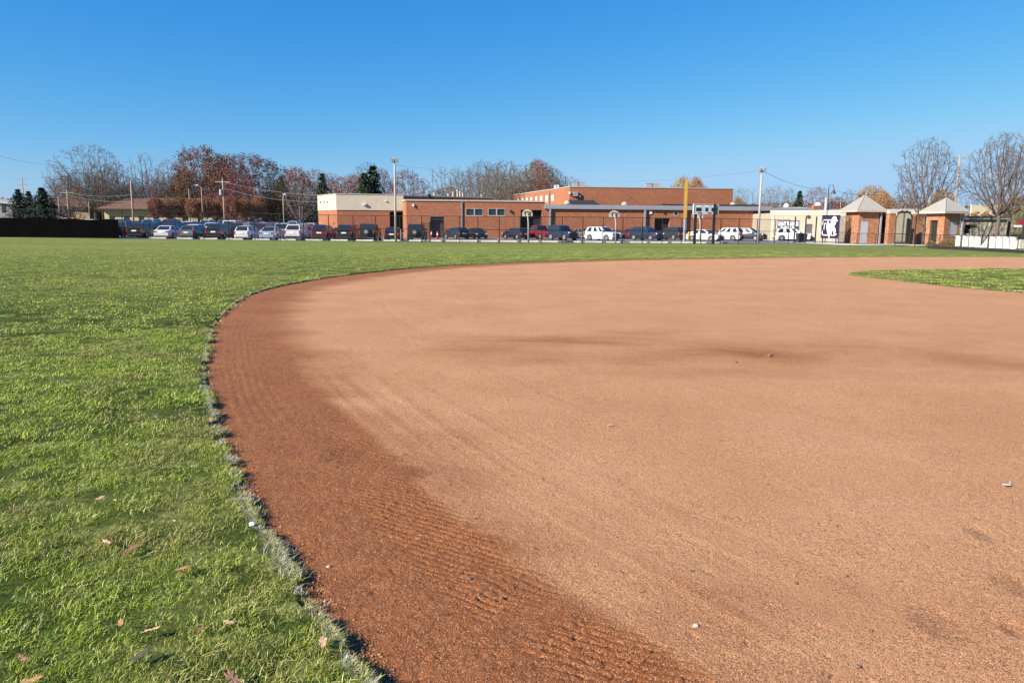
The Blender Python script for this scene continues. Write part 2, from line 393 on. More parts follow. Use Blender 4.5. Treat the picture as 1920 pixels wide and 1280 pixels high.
# smooth value noise in numpy
_tab = np.random.RandomState(11).rand(256, 256)
def vnoise(x, y, sc):
    x = x*sc; y = y*sc; xi = np.floor(x).astype(int); yi = np.floor(y).astype(int); fx = x-xi; fy = y-yi
    fx = fx*fx*(3-2*fx); fy = fy*fy*(3-2*fy); g = lambda a, b: _tab[a & 255, b & 255]
    return (g(xi,yi)*(1-fx)+g(xi+1,yi)*fx)*(1-fy)+(g(xi,yi+1)*(1-fx)+g(xi+1,yi+1)*fx)*fy
def fbm(x, y, sc, o=4):
    s = 0; a = 1; t = 0
    for k in range(o): s = s+a*vnoise(x+k*17.3, y-k*9.1, sc*2**k); t += a; a *= .55
    return s/t
def polar(r, th):
    Rr, T = np.meshgrid(r, th, indexing='ij'); X = Rr*np.sin(T); Y = Rr*np.cos(T)
    n, m = Rr.shape; i = np.arange(n*m).reshape(n, m)
    F = np.stack([i[:-1,:-1], i[:-1,1:], i[1:,1:], i[1:,:-1]], -1).reshape(-1, 4)
    return X, Y, F
LIP = .046
# ------------------------------------------------------------------ the clay infield
r = np.concatenate([np.geomspace(1.6, 14, 1350), np.geomspace(14, 90, 260)[1:]])
th = R(1)*np.concatenate([np.linspace(-100,-46,40)[:-1], np.linspace(-46,46,820), np.linspace(46,120,60)[1:]])
X, Y, F = polar(r, th)
wob = (fbm(X, Y, 6, 3)-.5)*.10
sd, ss = sdist(X, Y, EDGE, True); sdn = sd+wob*np.clip(1-sd*2, 0, 1)
keep = (sd > -.35)
nb = fbm(X, Y, .9, 4); nb2 = fbm(X+40, Y*1.0, 4.5, 3)
nbs = fbm(X*.45, Y*1.9, 1.5, 4)
softn = sstep(5, 12, Y)
band = (1-sstep(.96-.35*softn, 1.26+.5*softn, sd+(nb-.5)*.35+(nbs-.5)*.6-.15*softn))*(.92-.12*softn)
band = np.maximum(band, .5*(1-sstep(.95, 1.9, sd+(nb-.5)*.9+(nbs-.5)*.6)))
band *= 1-.8*sstep(20, 38, X+Y*.3)
wx = X+(fbm(X, Y, .5)-.5)*2.2; wy = Y+(fbm(X+9, Y+5, .7)-.5)*1.4
pat = np.zeros_like(X); pat2 = np.zeros_like(X)
for (px_, py_, sx_, sy_, am) in ((1400,656,1.7,.5,.95),(1220,664,1.7,.4,.7),(1000,632,1.6,.5,.75),(1560,650,1.6,.5,.5),(880,648,.7,.4,.4),(1480,640,2.0,.4,.5),(1850,665,1.0,.8,.7),(1700,668,1.2,.4,.45),(1150,620,.9,.45,.4),(1300,690,1.6,.35,.3)):
    q = gp(px_, py_); pat = np.maximum(pat, am*np.exp(-(((wx-q.x)/sx_)**2+((wy-q.y)/(sy_*1.6))**2)))
mot = sstep(.52, .75, fbm(X*.45, Y, 1.3, 4))*.16
st = sstep(.5, .7, fbm(X*.35+3, Y*1.6, 1.1, 4))
strip = np.exp(-((sd-.90+.05*np.sin(ss*1.3))/.24)**4)*sstep(3.8, 4.6, ss)*(1-sstep(11, 15, ss))
drag = (fbm(ss*.22, sd*9, 1.0, 3)-.5)*sstep(1.0, 1.4, sd)*(1-sstep(1.9, 3.0, sd))*(1-sstep(6, 12, Y))*sstep(3.9, 4.6, ss)
damp = np.clip(np.maximum(band, strip*.95)+pat*(.72+.3*st)+mot+sstep(.03, .25, drag)*.2, 0, 1)
# rake-tooth rows across the outer part of the damp band
near_ = np.hypot(X, Y) < 12
jag = (fbm(X, Y, 9, 2)-.5)*.10
gate = np.maximum.reduce([sstep(4.25, 4.4, ss)*(1-sstep(4.95, 5.12, ss)), sstep(5.25, 5.4, ss)*(1-sstep(7.0, 7.5, ss)), .45*sstep(7.8, 8.0, ss)*(1-sstep(8.9, 9.3, ss)), .35*sstep(10.2, 10.6, ss)*(1-sstep(12, 13, ss))])
gm = (1-sstep(.19, .27, np.abs(sd-.86+.05*np.sin(ss*1.3)+jag)))*gate
gm *= near_*(.45+.55*sstep(.36, .58, fbm(X+7, Y, 5.5, 3)))
ph = (ss*.485+sd*.875)/.050+(nb2-.5)*.9+(fbm(X, Y, 11, 2)-.5)*.5
groove = gm*np.clip(np.sin(2*math.pi*ph)*1.3-.15+(fbm(X, Y, 40, 2)-.5)*1.5, 0, 1)
gm2 = np.exp(-((sd-.42)/.26)**4)*sstep(.42, .6, vnoise(ss+30, ss*0, .5))*sstep(5, 7, Y)
groove2 = gm2*(.5+.5*np.sin(2*math.pi*(sd/.085+(fbm(ss, sd*3, .8, 2)-.5)*.9)))
lump = (fbm(X, Y, 26, 3)-.5)*.010*(.35+.65*np.clip(band, 0, 1))+(fbm(X, Y, 1.2, 3)-.5)*.02
scuff = np.zeros_like(X)
for (px_, py_, rr) in ((1762,1150,.10),(1908,1078,.09),(1902,1160,.05),(655,838,.16),(1840,985,.07)):
    g = gp(px_, py_); scuff = np.maximum(scuff, np.exp(-(((X-g.x)/rr)**2+((Y-g.y)/(rr*1.5))**2)**2))
lump -= scuff*.010*(.4+fbm(X, Y, 25, 2))
scr = np.zeros(X.shape); gs = np.random.RandomState(31); Xf, Yf = X, Y
rowr = r
for k in range(420):
    rr = 2.3+9*gs.rand()**1.5; a_ = gs.uniform(-.35, .66); x0, y0 = rr*math.sin(a_), rr*math.cos(a_); d_ = gs.uniform(0, 3.14); L_ = gs.uniform(.012, .035); w_ = gs.uniform(.005, .008)*max(1, rr/4.5); cu = gs.uniform(-12, 12)
    i0, i1 = np.searchsorted(rowr, rr-.06), np.searchsorted(rowr, rr+.06); j0, j1 = np.searchsorted(th, a_-.06/rr), np.searchsorted(th, a_+.06/rr)
    sx, sy = X[i0:i1, j0:j1]-x0, Y[i0:i1, j0:j1]-y0; u_ = sx*math.cos(d_)+sy*math.sin(d_); v_ = -sx*math.sin(d_)+sy*math.cos(d_)-cu*u_*u_
    scr[i0:i1, j0:j1] = np.maximum(scr[i0:i1, j0:j1], np.exp(-(u_/L_)**4-(v_/w_)**2))
scr *= sd > .1
trk = np.zeros_like(X)
for k in range(7):                 # faint drag-mat arcs concentric with the edge
    trk += np.exp(-((sd-(3.2+k*1.9)-(vnoise(ss, ss*0+k, .1)-.5)*.8)/.05)**2)*vnoise(ss, ss*0+k*3, .3)
zz = -LIP+lump+drag*.010-scr*.006-groove*.010-groove2*.003-trk*.003
zz = np.where(sd < 0, -LIP-.01+sd*.02, zz)
dark = np.clip(groove*1.0+groove2*.25+trk*.10+np.exp(-(np.clip(sdn, 0, 9)/.05)**2)*.75+scuff*.45+scr*.8, 0, 1)  # shade under the lip and in grooves put into colour; scuffs, scratches darkened too
idx = np.full(X.size, -1); kv = keep.ravel(); fk = kv[F].all(1); F = F[fk]; used = np.unique(F); idx[used] = np.arange(len(used))
V = np.stack([X.ravel(), Y.ravel(), zz.ravel()], 1)[used]
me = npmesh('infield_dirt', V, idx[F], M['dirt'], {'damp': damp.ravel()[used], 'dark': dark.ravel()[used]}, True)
o = bpy.data.objects.new('infield_dirt', me); COL.objects.link(o); tag(o, kind='structure')

# ------------------------------------------------------------------ the turf sheet, out to the horizon
r = np.concatenate([np.geomspace(1.2, 60, 620), np.geomspace(60, 200, 90)[1:], np.geomspace(200, 3500, 26)[1:]])
th = R(1)*np.concatenate([np.linspace(-180,-46,50)[:-1], np.linspace(-46,46,560), np.linspace(46,180,50)[1:]])
X, Y, F = polar(r, th)
wob = (fbm(X, Y, 6, 3)-.5)*.10
sd1 = sdist(X, Y, EDGE)+wob; sd2 = sdist(X, Y, INNER)+wob
inside = np.minimum(sd1, -sd2)               # >0 on clay
zz = gz(X, Y)-.01+(fbm(X, Y, 2.2, 3)-.5)*.025*np.clip(1-Y/60, 0, 1)
zz = zz-sstep(-.012, .02, inside)*.16
bz = gp(60, 455); bare = np.exp(-(((X+42)/14)**2+((Y-64)/1.1)**2)**2)*.95+np.exp(-(((X+36)/10)**2+((Y-59)/1.2)**2)**2)*.35
stripe = np.exp(-((Y-(62+2*np.sin(X*.1)))/2.5)**2)*sstep(2, 12, X)*.5+np.exp(-((Y-50.5)/.9)**2)*sstep(2, 10, X)*.35+sstep(.55, .75, fbm(X*.4, Y, .12, 3))*.25*sstep(20, 40, Y)
bare = np.clip(bare+stripe*(.4+fbm(X*.3, Y, 1, 3)), 0, 1)
ditch = np.exp(-((Y-64.2)/.5)**2)*(1-sstep(-34, -27, X))
zz -= ditch*.16
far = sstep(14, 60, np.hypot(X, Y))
fr = np.exp(-(np.clip(-inside, 0, 9)/.02)**2)*.3
V = np.stack([X.ravel(), Y.ravel(), zz.ravel()], 1)
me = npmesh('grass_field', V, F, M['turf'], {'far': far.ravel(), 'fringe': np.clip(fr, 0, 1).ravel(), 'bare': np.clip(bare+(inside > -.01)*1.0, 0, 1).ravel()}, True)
o = bpy.data.objects.new('grass_field', me); COL.objects.link(o); tag(o, kind='structure')

# ------------------------------------------------------------------ grass blades: clump templates instanced on points
def blades(n, rad, hmin, hmax, w, seed):
    g = np.random.RandomState(seed); V = []; F = []; sh = []
    for i in range(n):
        a = g.rand()*6.283; rr = rad*math.sqrt(g.rand()); x, y = rr*math.cos(a), rr*math.sin(a)
        h = g.uniform(hmin, hmax); la = g.rand()*6.283; le = h*g.uniform(.35, 1.7); wa = la+1.57+g.uniform(-.6,.6); ww = w*g.uniform(.6,1.3)
        s = g.rand()*.86 if g.rand() > .10 else g.uniform(.86, 1); b = len(V)
        for t, q in ((0,.8),(.5,1),(1,.12)):
            cx = x+math.cos(la)*le*t*t; cy = y+math.sin(la)*le*t*t; cz = h*(t-.25*t*t*(le/h))
            V.append((cx-math.cos(wa)*ww*q/2, cy-math.sin(wa)*ww*q/2, cz)); V.append((cx+math.cos(wa)*ww*q/2, cy+math.sin(wa)*ww*q/2, cz)); sh += [s, s]
        F += [(b,b+1,b+3,b+2),(b+2,b+3,b+5,b+4)]
    return V, F, sh
TV, TF, TS, TI = [], [], [], []
NT_ = 18
for k in range(NT_):
    if k < 6: args = (62, .075, .008, .034, .0023)
    elif k >= 14: args = (34, .026, .010, .042, .0030)
    elif k < 10: args = (56, .11, .014, .036, .0042)
    else: args = (50, .22, .018, .042, .009)
    v, f, s = blades(*args, 100+k); b = len(TV); TV += v; TF += [tuple(b+i for i in q) for q in f]; TS += s; TI += [k]*len(v)
def scatter(n, r0, r1, a0, a1, seed):
    g = np.random.RandomState(seed); rr = np.sqrt(g.uniform(r0*r0, r1*r1, n)); a = R(1)*g.uniform(a0, a1, n)
    return rr*np.sin(a), rr*np.cos(a), g
PX, PY, PK, PT, PS = [], [], [], [], []
for (r0, r1, a0, a1, dens, ks, sc, fringe) in ((1.6, 6.5, -62, 20, 330, (0,6), 1.0, .012), (6.5, 13, -50, 0, 125, (6,10), 1.0, .015), (13, 26, -44, 42, 27, (10,14), .9, .03), (26, 64, -40, 40, 8, (10,14), 1.1, .05)):
    area = (a1-a0)/360*math.pi*(r1*r1-r0*r0); n = int(area*dens)
    x, y, g = scatter(n, r0, r1, a0, a1, int(r0*10)); w = (fbm(x, y, 6, 3)-.5)*.10
    s1 = sdist(x, y, EDGE)+w; s2 = sdist(x, y, INNER)+w; ins = np.minimum(s1, -s2)
    th_ = sstep(.36, .54, fbm(x, y, 2.3, 3)*.45+fbm(x+5, y, 8, 2)*.55); fade = 1-sstep(36, 64, np.hypot(x, y))
    bare_ = np.exp(-(((x+40)/13)**2+((y-64)/1.3)**2)**2)
    k = (ins < .0) & (bare_ < .4) & (g.rand(n) < (.22+.78*th_)*fade); x, y, ins = x[k], y[k], ins[k]
    dryp = sstep(.48, .70, fbm(x+50, y, 1.6, 4))*.42
    if r0 < 3:
        q = gp(245, 1010); dryp = np.maximum(dryp, np.exp(-(((x-q.x)/.55)**2+((y-q.y)/.3)**2))*.48)
        q = gp(430, 1250); dryp = np.maximum(dryp, np.exp(-(((x-q.x)/.4)**2+((y-q.y)/.25)**2))*.48)
        q = gp(520, 1080); dryp = np.maximum(dryp, np.exp(-(((x-q.x)/.25)**2+((y-q.y)/.5)**2))*.35)
    PX.append(x); PY.append(y); PK.append(g.randint(ks[0], ks[1], len(x))); PS.append(sc*g.uniform(.7, 1.25, len(x))*(.6+.8*fbm(x, y, 5, 2)))
    PT.append(np.clip(np.exp(-(np.clip(-ins, 0, 9)/fringe)**2)*1.0+dryp, 0, 1))
# a ragged fringe of pale blades right on the lip
n = 8500; tt = np.random.RandomState(3).uniform(0, 1, n); L = len(EDGE)
i0 = np.random.RandomState(4).randint(0, L, n); e = EDGE[i0]+(EDGE[(i0+1)%L]-EDGE[i0])*tt[:, None]
k = (np.hypot(e[:,0], e[:,1]) < 24) & (e[:,1] > .5) & (e[:,0] < 6); e = e[k]; i0 = i0[k]
tn = EDGE[(i0+1)%L]-EDGE[i0]; tn /= np.linalg.norm(tn, axis=1)[:, None]; nrm = np.stack([tn[:,1], -tn[:,0]], 1)
g = np.random.RandomState(8); off = g.uniform(-.035, .015, len(e)); sgn = 1
test = sdist(e[:,0]+nrm[:,0]*.05, e[:,1]+nrm[:,1]*.05, EDGE); sg = np.where(test < 0, 1, -1)
x = e[:,0]+nrm[:,0]*off*sg; y = e[:,1]+nrm[:,1]*off*sg; ins = sdist(x, y, EDGE)+(fbm(x, y, 6, 3)-.5)*.10
k = (ins < .012) & (g.rand(len(x)) < .12+.75*sstep(.38, .62, fbm(x, y, 5, 3))); x, y = x[k], y[k]
PX.append(x); PY.append(y); PK.append(g.randint(14, 18, len(x))); PS.append(g.uniform(.45, 1.05, len(x))); PT.append(np.clip(g.uniform(.1, 1.25, len(x)), 0, 1))
PX, PY, PK, PT, PS = map(np.concatenate, (PX, PY, PK, PT, PS))
PZ = -.012+(fbm(PX, PY, 2.2, 3)-.5)*.025*np.clip(1-PY/60, 0, 1)
nT = len(TV); VV = np.concatenate([np.array(TV), np.stack([PX, PY, PZ], 1)])
me = npmesh('grass_blades', VV, np.array(TF), M['blade'], {'shade': TS+[0]*len(PX), 'tint': np.concatenate([np.zeros(nT), PT]), 'psc': np.concatenate([np.zeros(nT), PS])})
a = me.attributes.new('kid', 'INT', 'POINT'); a.data.foreach_set('value', np.concatenate([TI, PK]).astype(np.int32))
a = me.attributes.new('ispt', 'BOOLEAN', 'POINT'); a.data.foreach_set('value', np.concatenate([np.zeros(nT, bool), np.ones(len(PX), bool)]))
grass = bpy.data.objects.new('grass_blades', me); COL.objects.link(grass); tag(grass, kind='stuff')
ng = bpy.data.node_groups.new('grass_instancer', 'GeometryNodeTree')
ng.interface.new_socket('Geometry', in_out='INPUT', socket_type='NodeSocketGeometry'); ng.interface.new_socket('Geometry', in_out='OUTPUT', socket_type='NodeSocketGeometry')
N = ng.nodes; gi = N.new('NodeGroupInput'); go = N.new('NodeGroupOutput')
def nattr(nm, ty):
    q = N.new('GeometryNodeInputNamedAttribute'); q.data_type = ty; q.inputs[0].default_value = nm; return q.outputs[0]
sep = N.new('GeometryNodeSeparateGeometry'); sep.domain = 'POINT'
ng.links.new(gi.outputs[0], sep.inputs[0]); ng.links.new(nattr('ispt', 'BOOLEAN'), sep.inputs[1])
spl = N.new('GeometryNodeSplitToInstances'); spl.domain = 'POINT'
ng.links.new(sep.outputs[1], spl.inputs[0]); ng.links.new(nattr('kid', 'INT'), spl.inputs['Group ID'])
iop = N.new('GeometryNodeInstanceOnPoints'); iop.inputs['Pick Instance'].default_value = True
m2p = N.new('GeometryNodeMeshToPoints'); ng.links.new(sep.outputs[0], m2p.inputs[0])
ng.links.new(m2p.outputs[0], iop.inputs['Points']); ng.links.new(spl.outputs[0], iop.inputs['Instance'])
ng.links.new(nattr('kid', 'INT'), iop.inputs['Instance Index'])
rv = N.new('FunctionNodeRandomValue'); rv.data_type = 'FLOAT_VECTOR'; rv.inputs[0].default_value = (-.12,-.12,0); rv.inputs[1].default_value = (.12,.12,6.283)
ng.links.new(rv.outputs[0], iop.inputs['Rotation']); ng.links.new(nattr('psc', 'FLOAT'), iop.inputs['Scale'])
ng.links.new(iop.outputs[0], go.inputs[0])
grass.modifiers.new('instancer', 'NODES').node_group = ng

# ------------------------------------------------------------------ car park
def sheet(name, x0, x1, y0, y1, dz, mat, nx=40, ny=30):
    xs = np.linspace(x0, x1, nx); ys = np.linspace(y0, y1, ny); A, B = np.meshgrid(xs, ys); Z = gz(A, B)+dz
    i = np.arange(nx*ny).reshape(ny, nx); F = np.stack([i[:-1,:-1], i[:-1,1:], i[1:,1:], i[1:,:-1]], -1).reshape(-1, 4)
    me = npmesh(name, np.stack([A.ravel(), B.ravel(), Z.ravel()], 1), F, mat); o = bpy.data.objects.new(name, me); COL.objects.link(o); return tag(o, kind='structure')
sheet('parking_lot', -110, 42, 79.4, 150, .012, M['asphalt'], 80, 60)
sheet('path', 33, 44, 75, 92, .03, M['concrete'], 6, 6)

# ------------------------------------------------------------------ buildings
class Wall:
    """a wall plane through two ground points; u metres along it, openings cut with reveals"""
    def __init__(s, p0, p1):
        s.p0 = Vector((p0[0], p0[1], 0)); d = Vector((p1[0]-p0[0], p1[1]-p0[1], 0)); s.L = d.length; s.d = d/s.L; s.n = Vector((s.d.y, -s.d.x, 0))
        s.q = ((p0[0], p0[1]), (p1[0], p1[1]))
    def uz(s, px, py): return hit(px, py, *s.q)
    def P(s, u, z, out=0.0): return s.p0+s.d*u+s.n*out+Vector((0,0,z))
    def face(s, mb, u0, u1, z0, z1, ops, depth=.3, mi=0, out=0.0):
        us = sorted({u0, u1}|{o[0] for o in ops}|{o[1] for o in ops}); zs = sorted({z0, z1}|{o[2] for o in ops}|{o[3] for o in ops})
        us = [u for u in us if u0 <= u <= u1]; zs = [z for z in zs if z0 <= z <= z1]
        for a, b in zip(us, us[1:]):
            for c, d in zip(zs, zs[1:]):
                m = ((a+b)/2, (c+d)/2)
                if any(o[0] < m[0] < o[1] and o[2] < m[1] < o[3] for o in ops): continue
                mb.add([s.P(a,c,out), s.P(b,c,out), s.P(b,d,out), s.P(a,d,out)], [(0,1,2,3)], mi)
        for (a, b, c, d) in ops:
            q = [(a,c),(b,c),(b,d),(a,d)]
            for k in range(4):
                (e, f), (g, h) = q[k], q[(k+1)%4]
                mb.add([s.P(e,f,out), s.P(g,h,out), s.P(g,h,out-depth), s.P(e,f,out-depth)], [(0,1,2,3)], mi)
    def box(s, mb, u0, u1, z0, z1, o0, o1, mi=0):
        pts = [s.P(u,z,o) for z in (z0,z1) for (u,o) in ((u0,o1),(u1,o1),(u1,o0),(u0,o0))]
        mb.add(pts, [(0,3,2,1),(4,5,6,7),(0,1,5,4),(1,2,6,5),(2,3,7,6),(3,0,4,7)], mi)
    def pbox(s, mb, x0, x1, y0, y1, o0, o1, mi=0):       # pixel rectangle -> box on the wall
        u0, zt = s.uz(x0, y0); u1, _ = s.uz(x1, y0); _, zb = s.uz(x0, y1); s.box(mb, u0, u1, zb, zt, o0, o1, mi)
def xy(px, Y, z=3.0): return (colx(px, Y, z), Y)
def top(px, py, Y): return at(px, py, Y).z
def build_part(mb, name, mat, par, **k): return mb.build(name, mat, par, **k)

# -- low brick wing with windows, service openings and the grey canopy
wA = Wall(xy(762, 107), xy(1021, 109)); wB = Wall(xy(1021, 109), xy(1446, 112.5))
school = empty('school_wing', (0, 0, 0), 0, 'long low orange brick wing with grey roof edge and two double windows', 'building', None)
zt = wA.uz(762, 376.5)[1]; mb = MB()
def opx(w, x0, x1, y0, y1=None):
    u0, z1 = w.uz(x0, y0); u1, _ = w.uz(x1, y0); z0 = -.6 if y1 is None else w.uz(x0, y1)[1]; return (u0, u1, z0, z1)
win = [opx(wA, 874, 905, 391.5, 403.5), opx(wA, 916, 946.5, 391.5, 403.5)]
door = opx(wA, 807, 831.5, 406); rec = opx(wA, 976.5, 1016, 393.5)
wA.face(mb, 0, wA.L, -.6, zt, win+[door], .22); 
mb2 = MB()
mb = MB(); wA.face(mb, 0, wA.L, -.6, zt, win+[door, rec], .9)
dorB = opx(wB, 1227.5, 1256, 409.5); winB = opx(wB, 1264.5, 1271, 394.5, 403.5)
zc = wB.uz(1021, 391.5)[1]
wB.face(mb, 0, wB.L, -.6, zc+.5, [dorB, winB], .6)
lw = Wall(xy(755.5, 112), xy(762, 107)); lw.face(mb, 0, lw.L, -.6, zt, [], .2)
uv_world(mb.build('wall', M['brick'], school))
mb = MB(); wA.box(mb, -.15, wA.L+.1, zt, zt+.22, -14, .12); lw.box(mb, 0, lw.L-.16, zt+.003, zt+.217, -1, .12); mb.build('roof_edge', M['cap'], school)
mb = MB(); wB.box(mb, -.1, wB.L+6, zc, zc+.30, -.5, .34); mb.build('canopy_edge', M['fascia'], school)
mb = MB(); wB.box(mb, -.1, wB.L+6, zc+.303, zc+.42, -.5, .20); wB.box(mb, 0, wB.L, zc+.423, zc+.62, -14, .05); mb.build('roof', M['fascia'], school)
mb = MB(); wB.box(mb, 18, wB.L-1, zc+.63, zc+.95, -14, -2); mb.build('roof_hatch', M['darkroof'], school)
for k, (w, o, dep, m) in enumerate(((wA, rec, .88, 'void'), (wB, dorB, .58, 'void'))):
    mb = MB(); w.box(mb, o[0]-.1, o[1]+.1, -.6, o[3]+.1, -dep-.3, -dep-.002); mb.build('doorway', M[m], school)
mb = MB(); wA.box(mb, door[0]+.02, door[1]-.02, -.6, door[3]-.45, -.8, -.62); d = mb.build('door', M['darkdoor'], school)
mb = MB(); wA.box(mb, door[0], door[1], door[3]-.4, door[3]-.003, -.88, -.2); mb.build('lintel', M['darkdoor'], school)
mb = MB(); wA.box(mb, door[0]-.05, door[1]+.05, door[3], door[3]+.12, -.1, .03); mb.build('door_head', M['cap'], school)
for (a, b, c, dd) in win:
    f = MB()
    for (u0, u1, z0, z1) in ((a-.08, b+.08, c-.12, c), (a-.08, b+.08, dd, dd+.08), (a-.08, a, c, dd), (b, b+.08, c, dd), ((a+b)/2-.07, (a+b)/2+.07, c, dd)): wA.box(f, u0, u1, z0, z1, -.12, .03)
    fo = f.build('window', M['cap'], school)
    g = MB(); wA.box(g, a, b, c, dd, -.2, -.15); g.build('pane', M['glass'], fo)
(a, b, c, dd) = winB; f = MB()
for (u0, u1, z0, z1) in ((a-.1, b+.1, c-.1, c), (a-.1, b+.1, dd, dd+.1), (a-.1, a, c, dd), (b, b+.1, c, dd)): wB.box(f, u0, u1, z0, z1, -.1, .04)
fo = f.build('window', M['cap'], school); g = MB(); wB.box(g, a, b, c, dd, -.2, -.12); g.build('pane', M['glass'], fo)
for px_ in (1030.5, 1208, 1284.5):
    u = wB.uz(px_, 420)[0]; mb = MB(); wB.box(mb, u-.13, u+.13, -.1, zc-.003, .10, .33); mb.build('column', M['fascia'], school)
u = wA.uz(866, 400)[0]; mb = MB(); wA.box(mb, u-.07, u+.07, .1, zt-.02, .02, .16); wA.box(mb, u-.02, u+.25, .9, 1.5, .17, .35); mb.build('downpipe', M['fascia'], school)
for w, px_, py_ in ((wA, 775, 384.5), (wA, 957, 395.5), (wB, 1243, 396.5)):
    u, z = w.uz(px_, py_); mb = MB(); w.box(mb, u-.13, u+.13, z-.16, z+.14, .0, .22); w.box(mb, u-.1, u+.1, z-.2, z-.163, .02, .3); mb.build('wall_lamp', M['bronze'] if px_ > 800 else M['ink'], school)
u, z = wB.uz(1220, 398); mb = MB(); wB.box(mb, u-.2, u+.2, z-.25, z+.2, .003, .12); mb.build('alarm_box', M['ink'], school)
for px_, py_, Y_ in ((1063, 386, 116), (1170, 388, 117), (1372, 389, 118)):
    z = top(px_, py_, Y_); mb = MB(); mb.lathe([(.28,-.5),(.28,.25),(.52,.3),(.5,.45),(.3,.72),(.08,.8)], (colx(px_, Y_), Y_, z)); mb.build('roof_vent', M['cap'], school, smooth=False)
a = at(1068, 385, 119); b = at(1128, 385, 121); mb = MB()
mb.add([(a.x+.6,a.y,a.z),(b.x,b.y,b.z-.05),(b.x-1.2,b.y+1,b.z+.85),(a.x-.2,a.y+1,a.z+.85),(a.x+.6,a.y+3,a.z),(b.x,b.y+3,b.z)], [(0,1,2,3),(3,2,5,4),(0,3,4),(1,5,2)]); mb.build('skylight', M['darkroof'], school)
for px_, py_ in ((1079, 363), ): pass

# -- beige topped block at the left
p597, p632, p757 = xy(597, 117.5), xy(632, 110.3), xy(757, 111.8)
annex = empty('annex_building', (0,0,0), 0, 'flat roofed block with beige stucco top over orange brick, left of the grey light pole', 'building')
w1, w2 = Wall(p597, p632), Wall(p632, p757); ztop = w2.uz(632, 364.3)[1]; zb = w2.uz(632, 393.5)[1]
ov = opx(w2, 730.5, 755, 397); mb = MB(); w1.face(mb, 0, w1.L, -.6, zb, []); w2.face(mb, 0, w2.L, -.6, zb, [ov], 1.0)
uv_world(mb.build('wall', M['brick'], annex))
mb = MB(); w1.box(mb, 0, w1.L-.02, zb, ztop, -3, .06); w2.box(mb, 0, w2.L, zb, ztop-.003, -18, .06); mb.build('upper_wall', M['beige'], annex)
mb = MB(); w1.box(mb, 0, w1.L, ztop, ztop+.12, -3, .12); w2.box(mb, 0, w2.L, ztop-.0, ztop+.117, -18, .12); mb.build('roof_edge', M['cap'], annex)
mb = MB(); w2.box(mb, 0, w2.L, zb-.02, zb+.02, .0, .09); mb.build('trim_band', M['cap'], annex)
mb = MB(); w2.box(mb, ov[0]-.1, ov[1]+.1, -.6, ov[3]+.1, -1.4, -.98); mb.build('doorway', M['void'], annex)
for px_, py_, s_ in ((683, 383, .22), (723.5, 377, .12)):
    u, z = w2.uz(px_, py_); mb = MB(); w2.box(mb, u-s_, u+s_, z-s_*.7, z+s_*.6, .06, .06+s_*1.3); mb.build('wall_lamp', M['ink'], annex)
for px_ in (602, 610, 615):
    u, z = w1.uz(px_, 379); mb = MB(); w1.box(mb, u-.08, u+.08, z-.12, z+.1, .06, .2); mb.build('wall_lamp', M['bronze'], annex)

# -- tall gymnasium
gym = empty('gymnasium', (0,0,0), 0, 'tall orange brick gymnasium behind the low wing with a row of small side windows', 'building')
g1, g2, g3 = xy(963, 162), xy(1067, 128), xy(1372, 131); wl, wf = Wall(g1, g2), Wall(g2, g3); zg = wf.uz(1067, 351)[1]
ops = []
for x0, x1, y0, y1 in ((969,973,373,379),(977.5,981,371.5,378.5),(985.5,989,370.5,378.5),(994,997.5,369.7,378.5),(1003,1007,368.5,378.5),(1012,1016.5,367.5,378.5),(1022.5,1027,366.5,378.5),(1033.5,1038,365.5,377)):
    ops.append(opx(wl, x0, x1, y0, y1))
mb = MB(); wl.face(mb, 0, wl.L, 0, zg, ops, .25); wf.face(mb, 0, wf.L, 0, zg, []); wr = Wall(g3, (g3[0]+6, g3[1]+25)); wr.face(mb, 0, wr.L, 0, zg, [])
uv_world(mb.build('wall', M['brick'], gym))
mb = MB(); wf.box(mb, -.02, wf.L+.1, zg, zg+.16, -24, .08); wl.box(mb, 0, wl.L, zg+.003, zg+.157, -1, .08); mb.build('roof_edge', M['cap'], gym)
for (a, b, c, dd) in ops: mb = MB(); wl.box(mb, a, b, c, dd, -.2, -.05); mb.build('window', M['ink'], gym)
u, z = wl.uz(1031, 372); mb = MB(); wl.box(mb, u-.25, u+.25, 4, z+1.2, .0, .25); mb.build('pilaster', M['brick'], gym)
u, z = wf.uz(1079, 363.5); mb = MB(); wf.box(mb, u-.45, u+.35, z-.4, z+.35, .0, .5); mb.build('wall_louvre', M['fascia'], gym)
u, z = wf.uz(1086.5, 368); mb = MB(); wf.box(mb, u-.14, u+.14, z-.14, z+.14, .0, .3); mb.build('wall_lamp', M['ink'], gym)
u, z = wf.uz(1073, 362); mb = MB(); wf.box(mb, u-.6, u-.35, z-.2, z+.2, .0, .4); mb.build('wall_lamp', M['ink'], gym)
for x0, x1, y0, Y_, lab in ((1075, 1098, 340.2, 131, 'larger grey rooftop unit near the left corner of the gymnasium roof'), (1212, 1238, 343, 133, 'pale grey rooftop unit in the middle of the gymnasium roof'), (1040, 1048, 346.8, 140, 'small pale rooftop box at the far left end of the gymnasium roof')):
    a = at(x0, y0, Y_); b = at(x1, y0, Y_); mb = MB(); m_ = a.x+(b.x-a.x)*.42
    mb.box((a.x, Y_, zg+.16), (m_-.02, Y_+2, a.z-.1)); mb.box((m_, Y_+.1, zg+.16), (b.x, Y_+2.2, a.z)); mb.box((a.x-.05, Y_-.05, a.z-.098), (m_-.03, Y_+2.05, a.z-.03))
    mb.box((b.x+.02, Y_+.5, zg+.16), (b.x+1.2, Y_+1.5, zg+.4))
    h = mb.build('rooftop_unit', M['fascia'] if Y_ < 140 else M['ink']); tag(h, lab, 'rooftop unit', 'air handling units on the gymnasium roof')

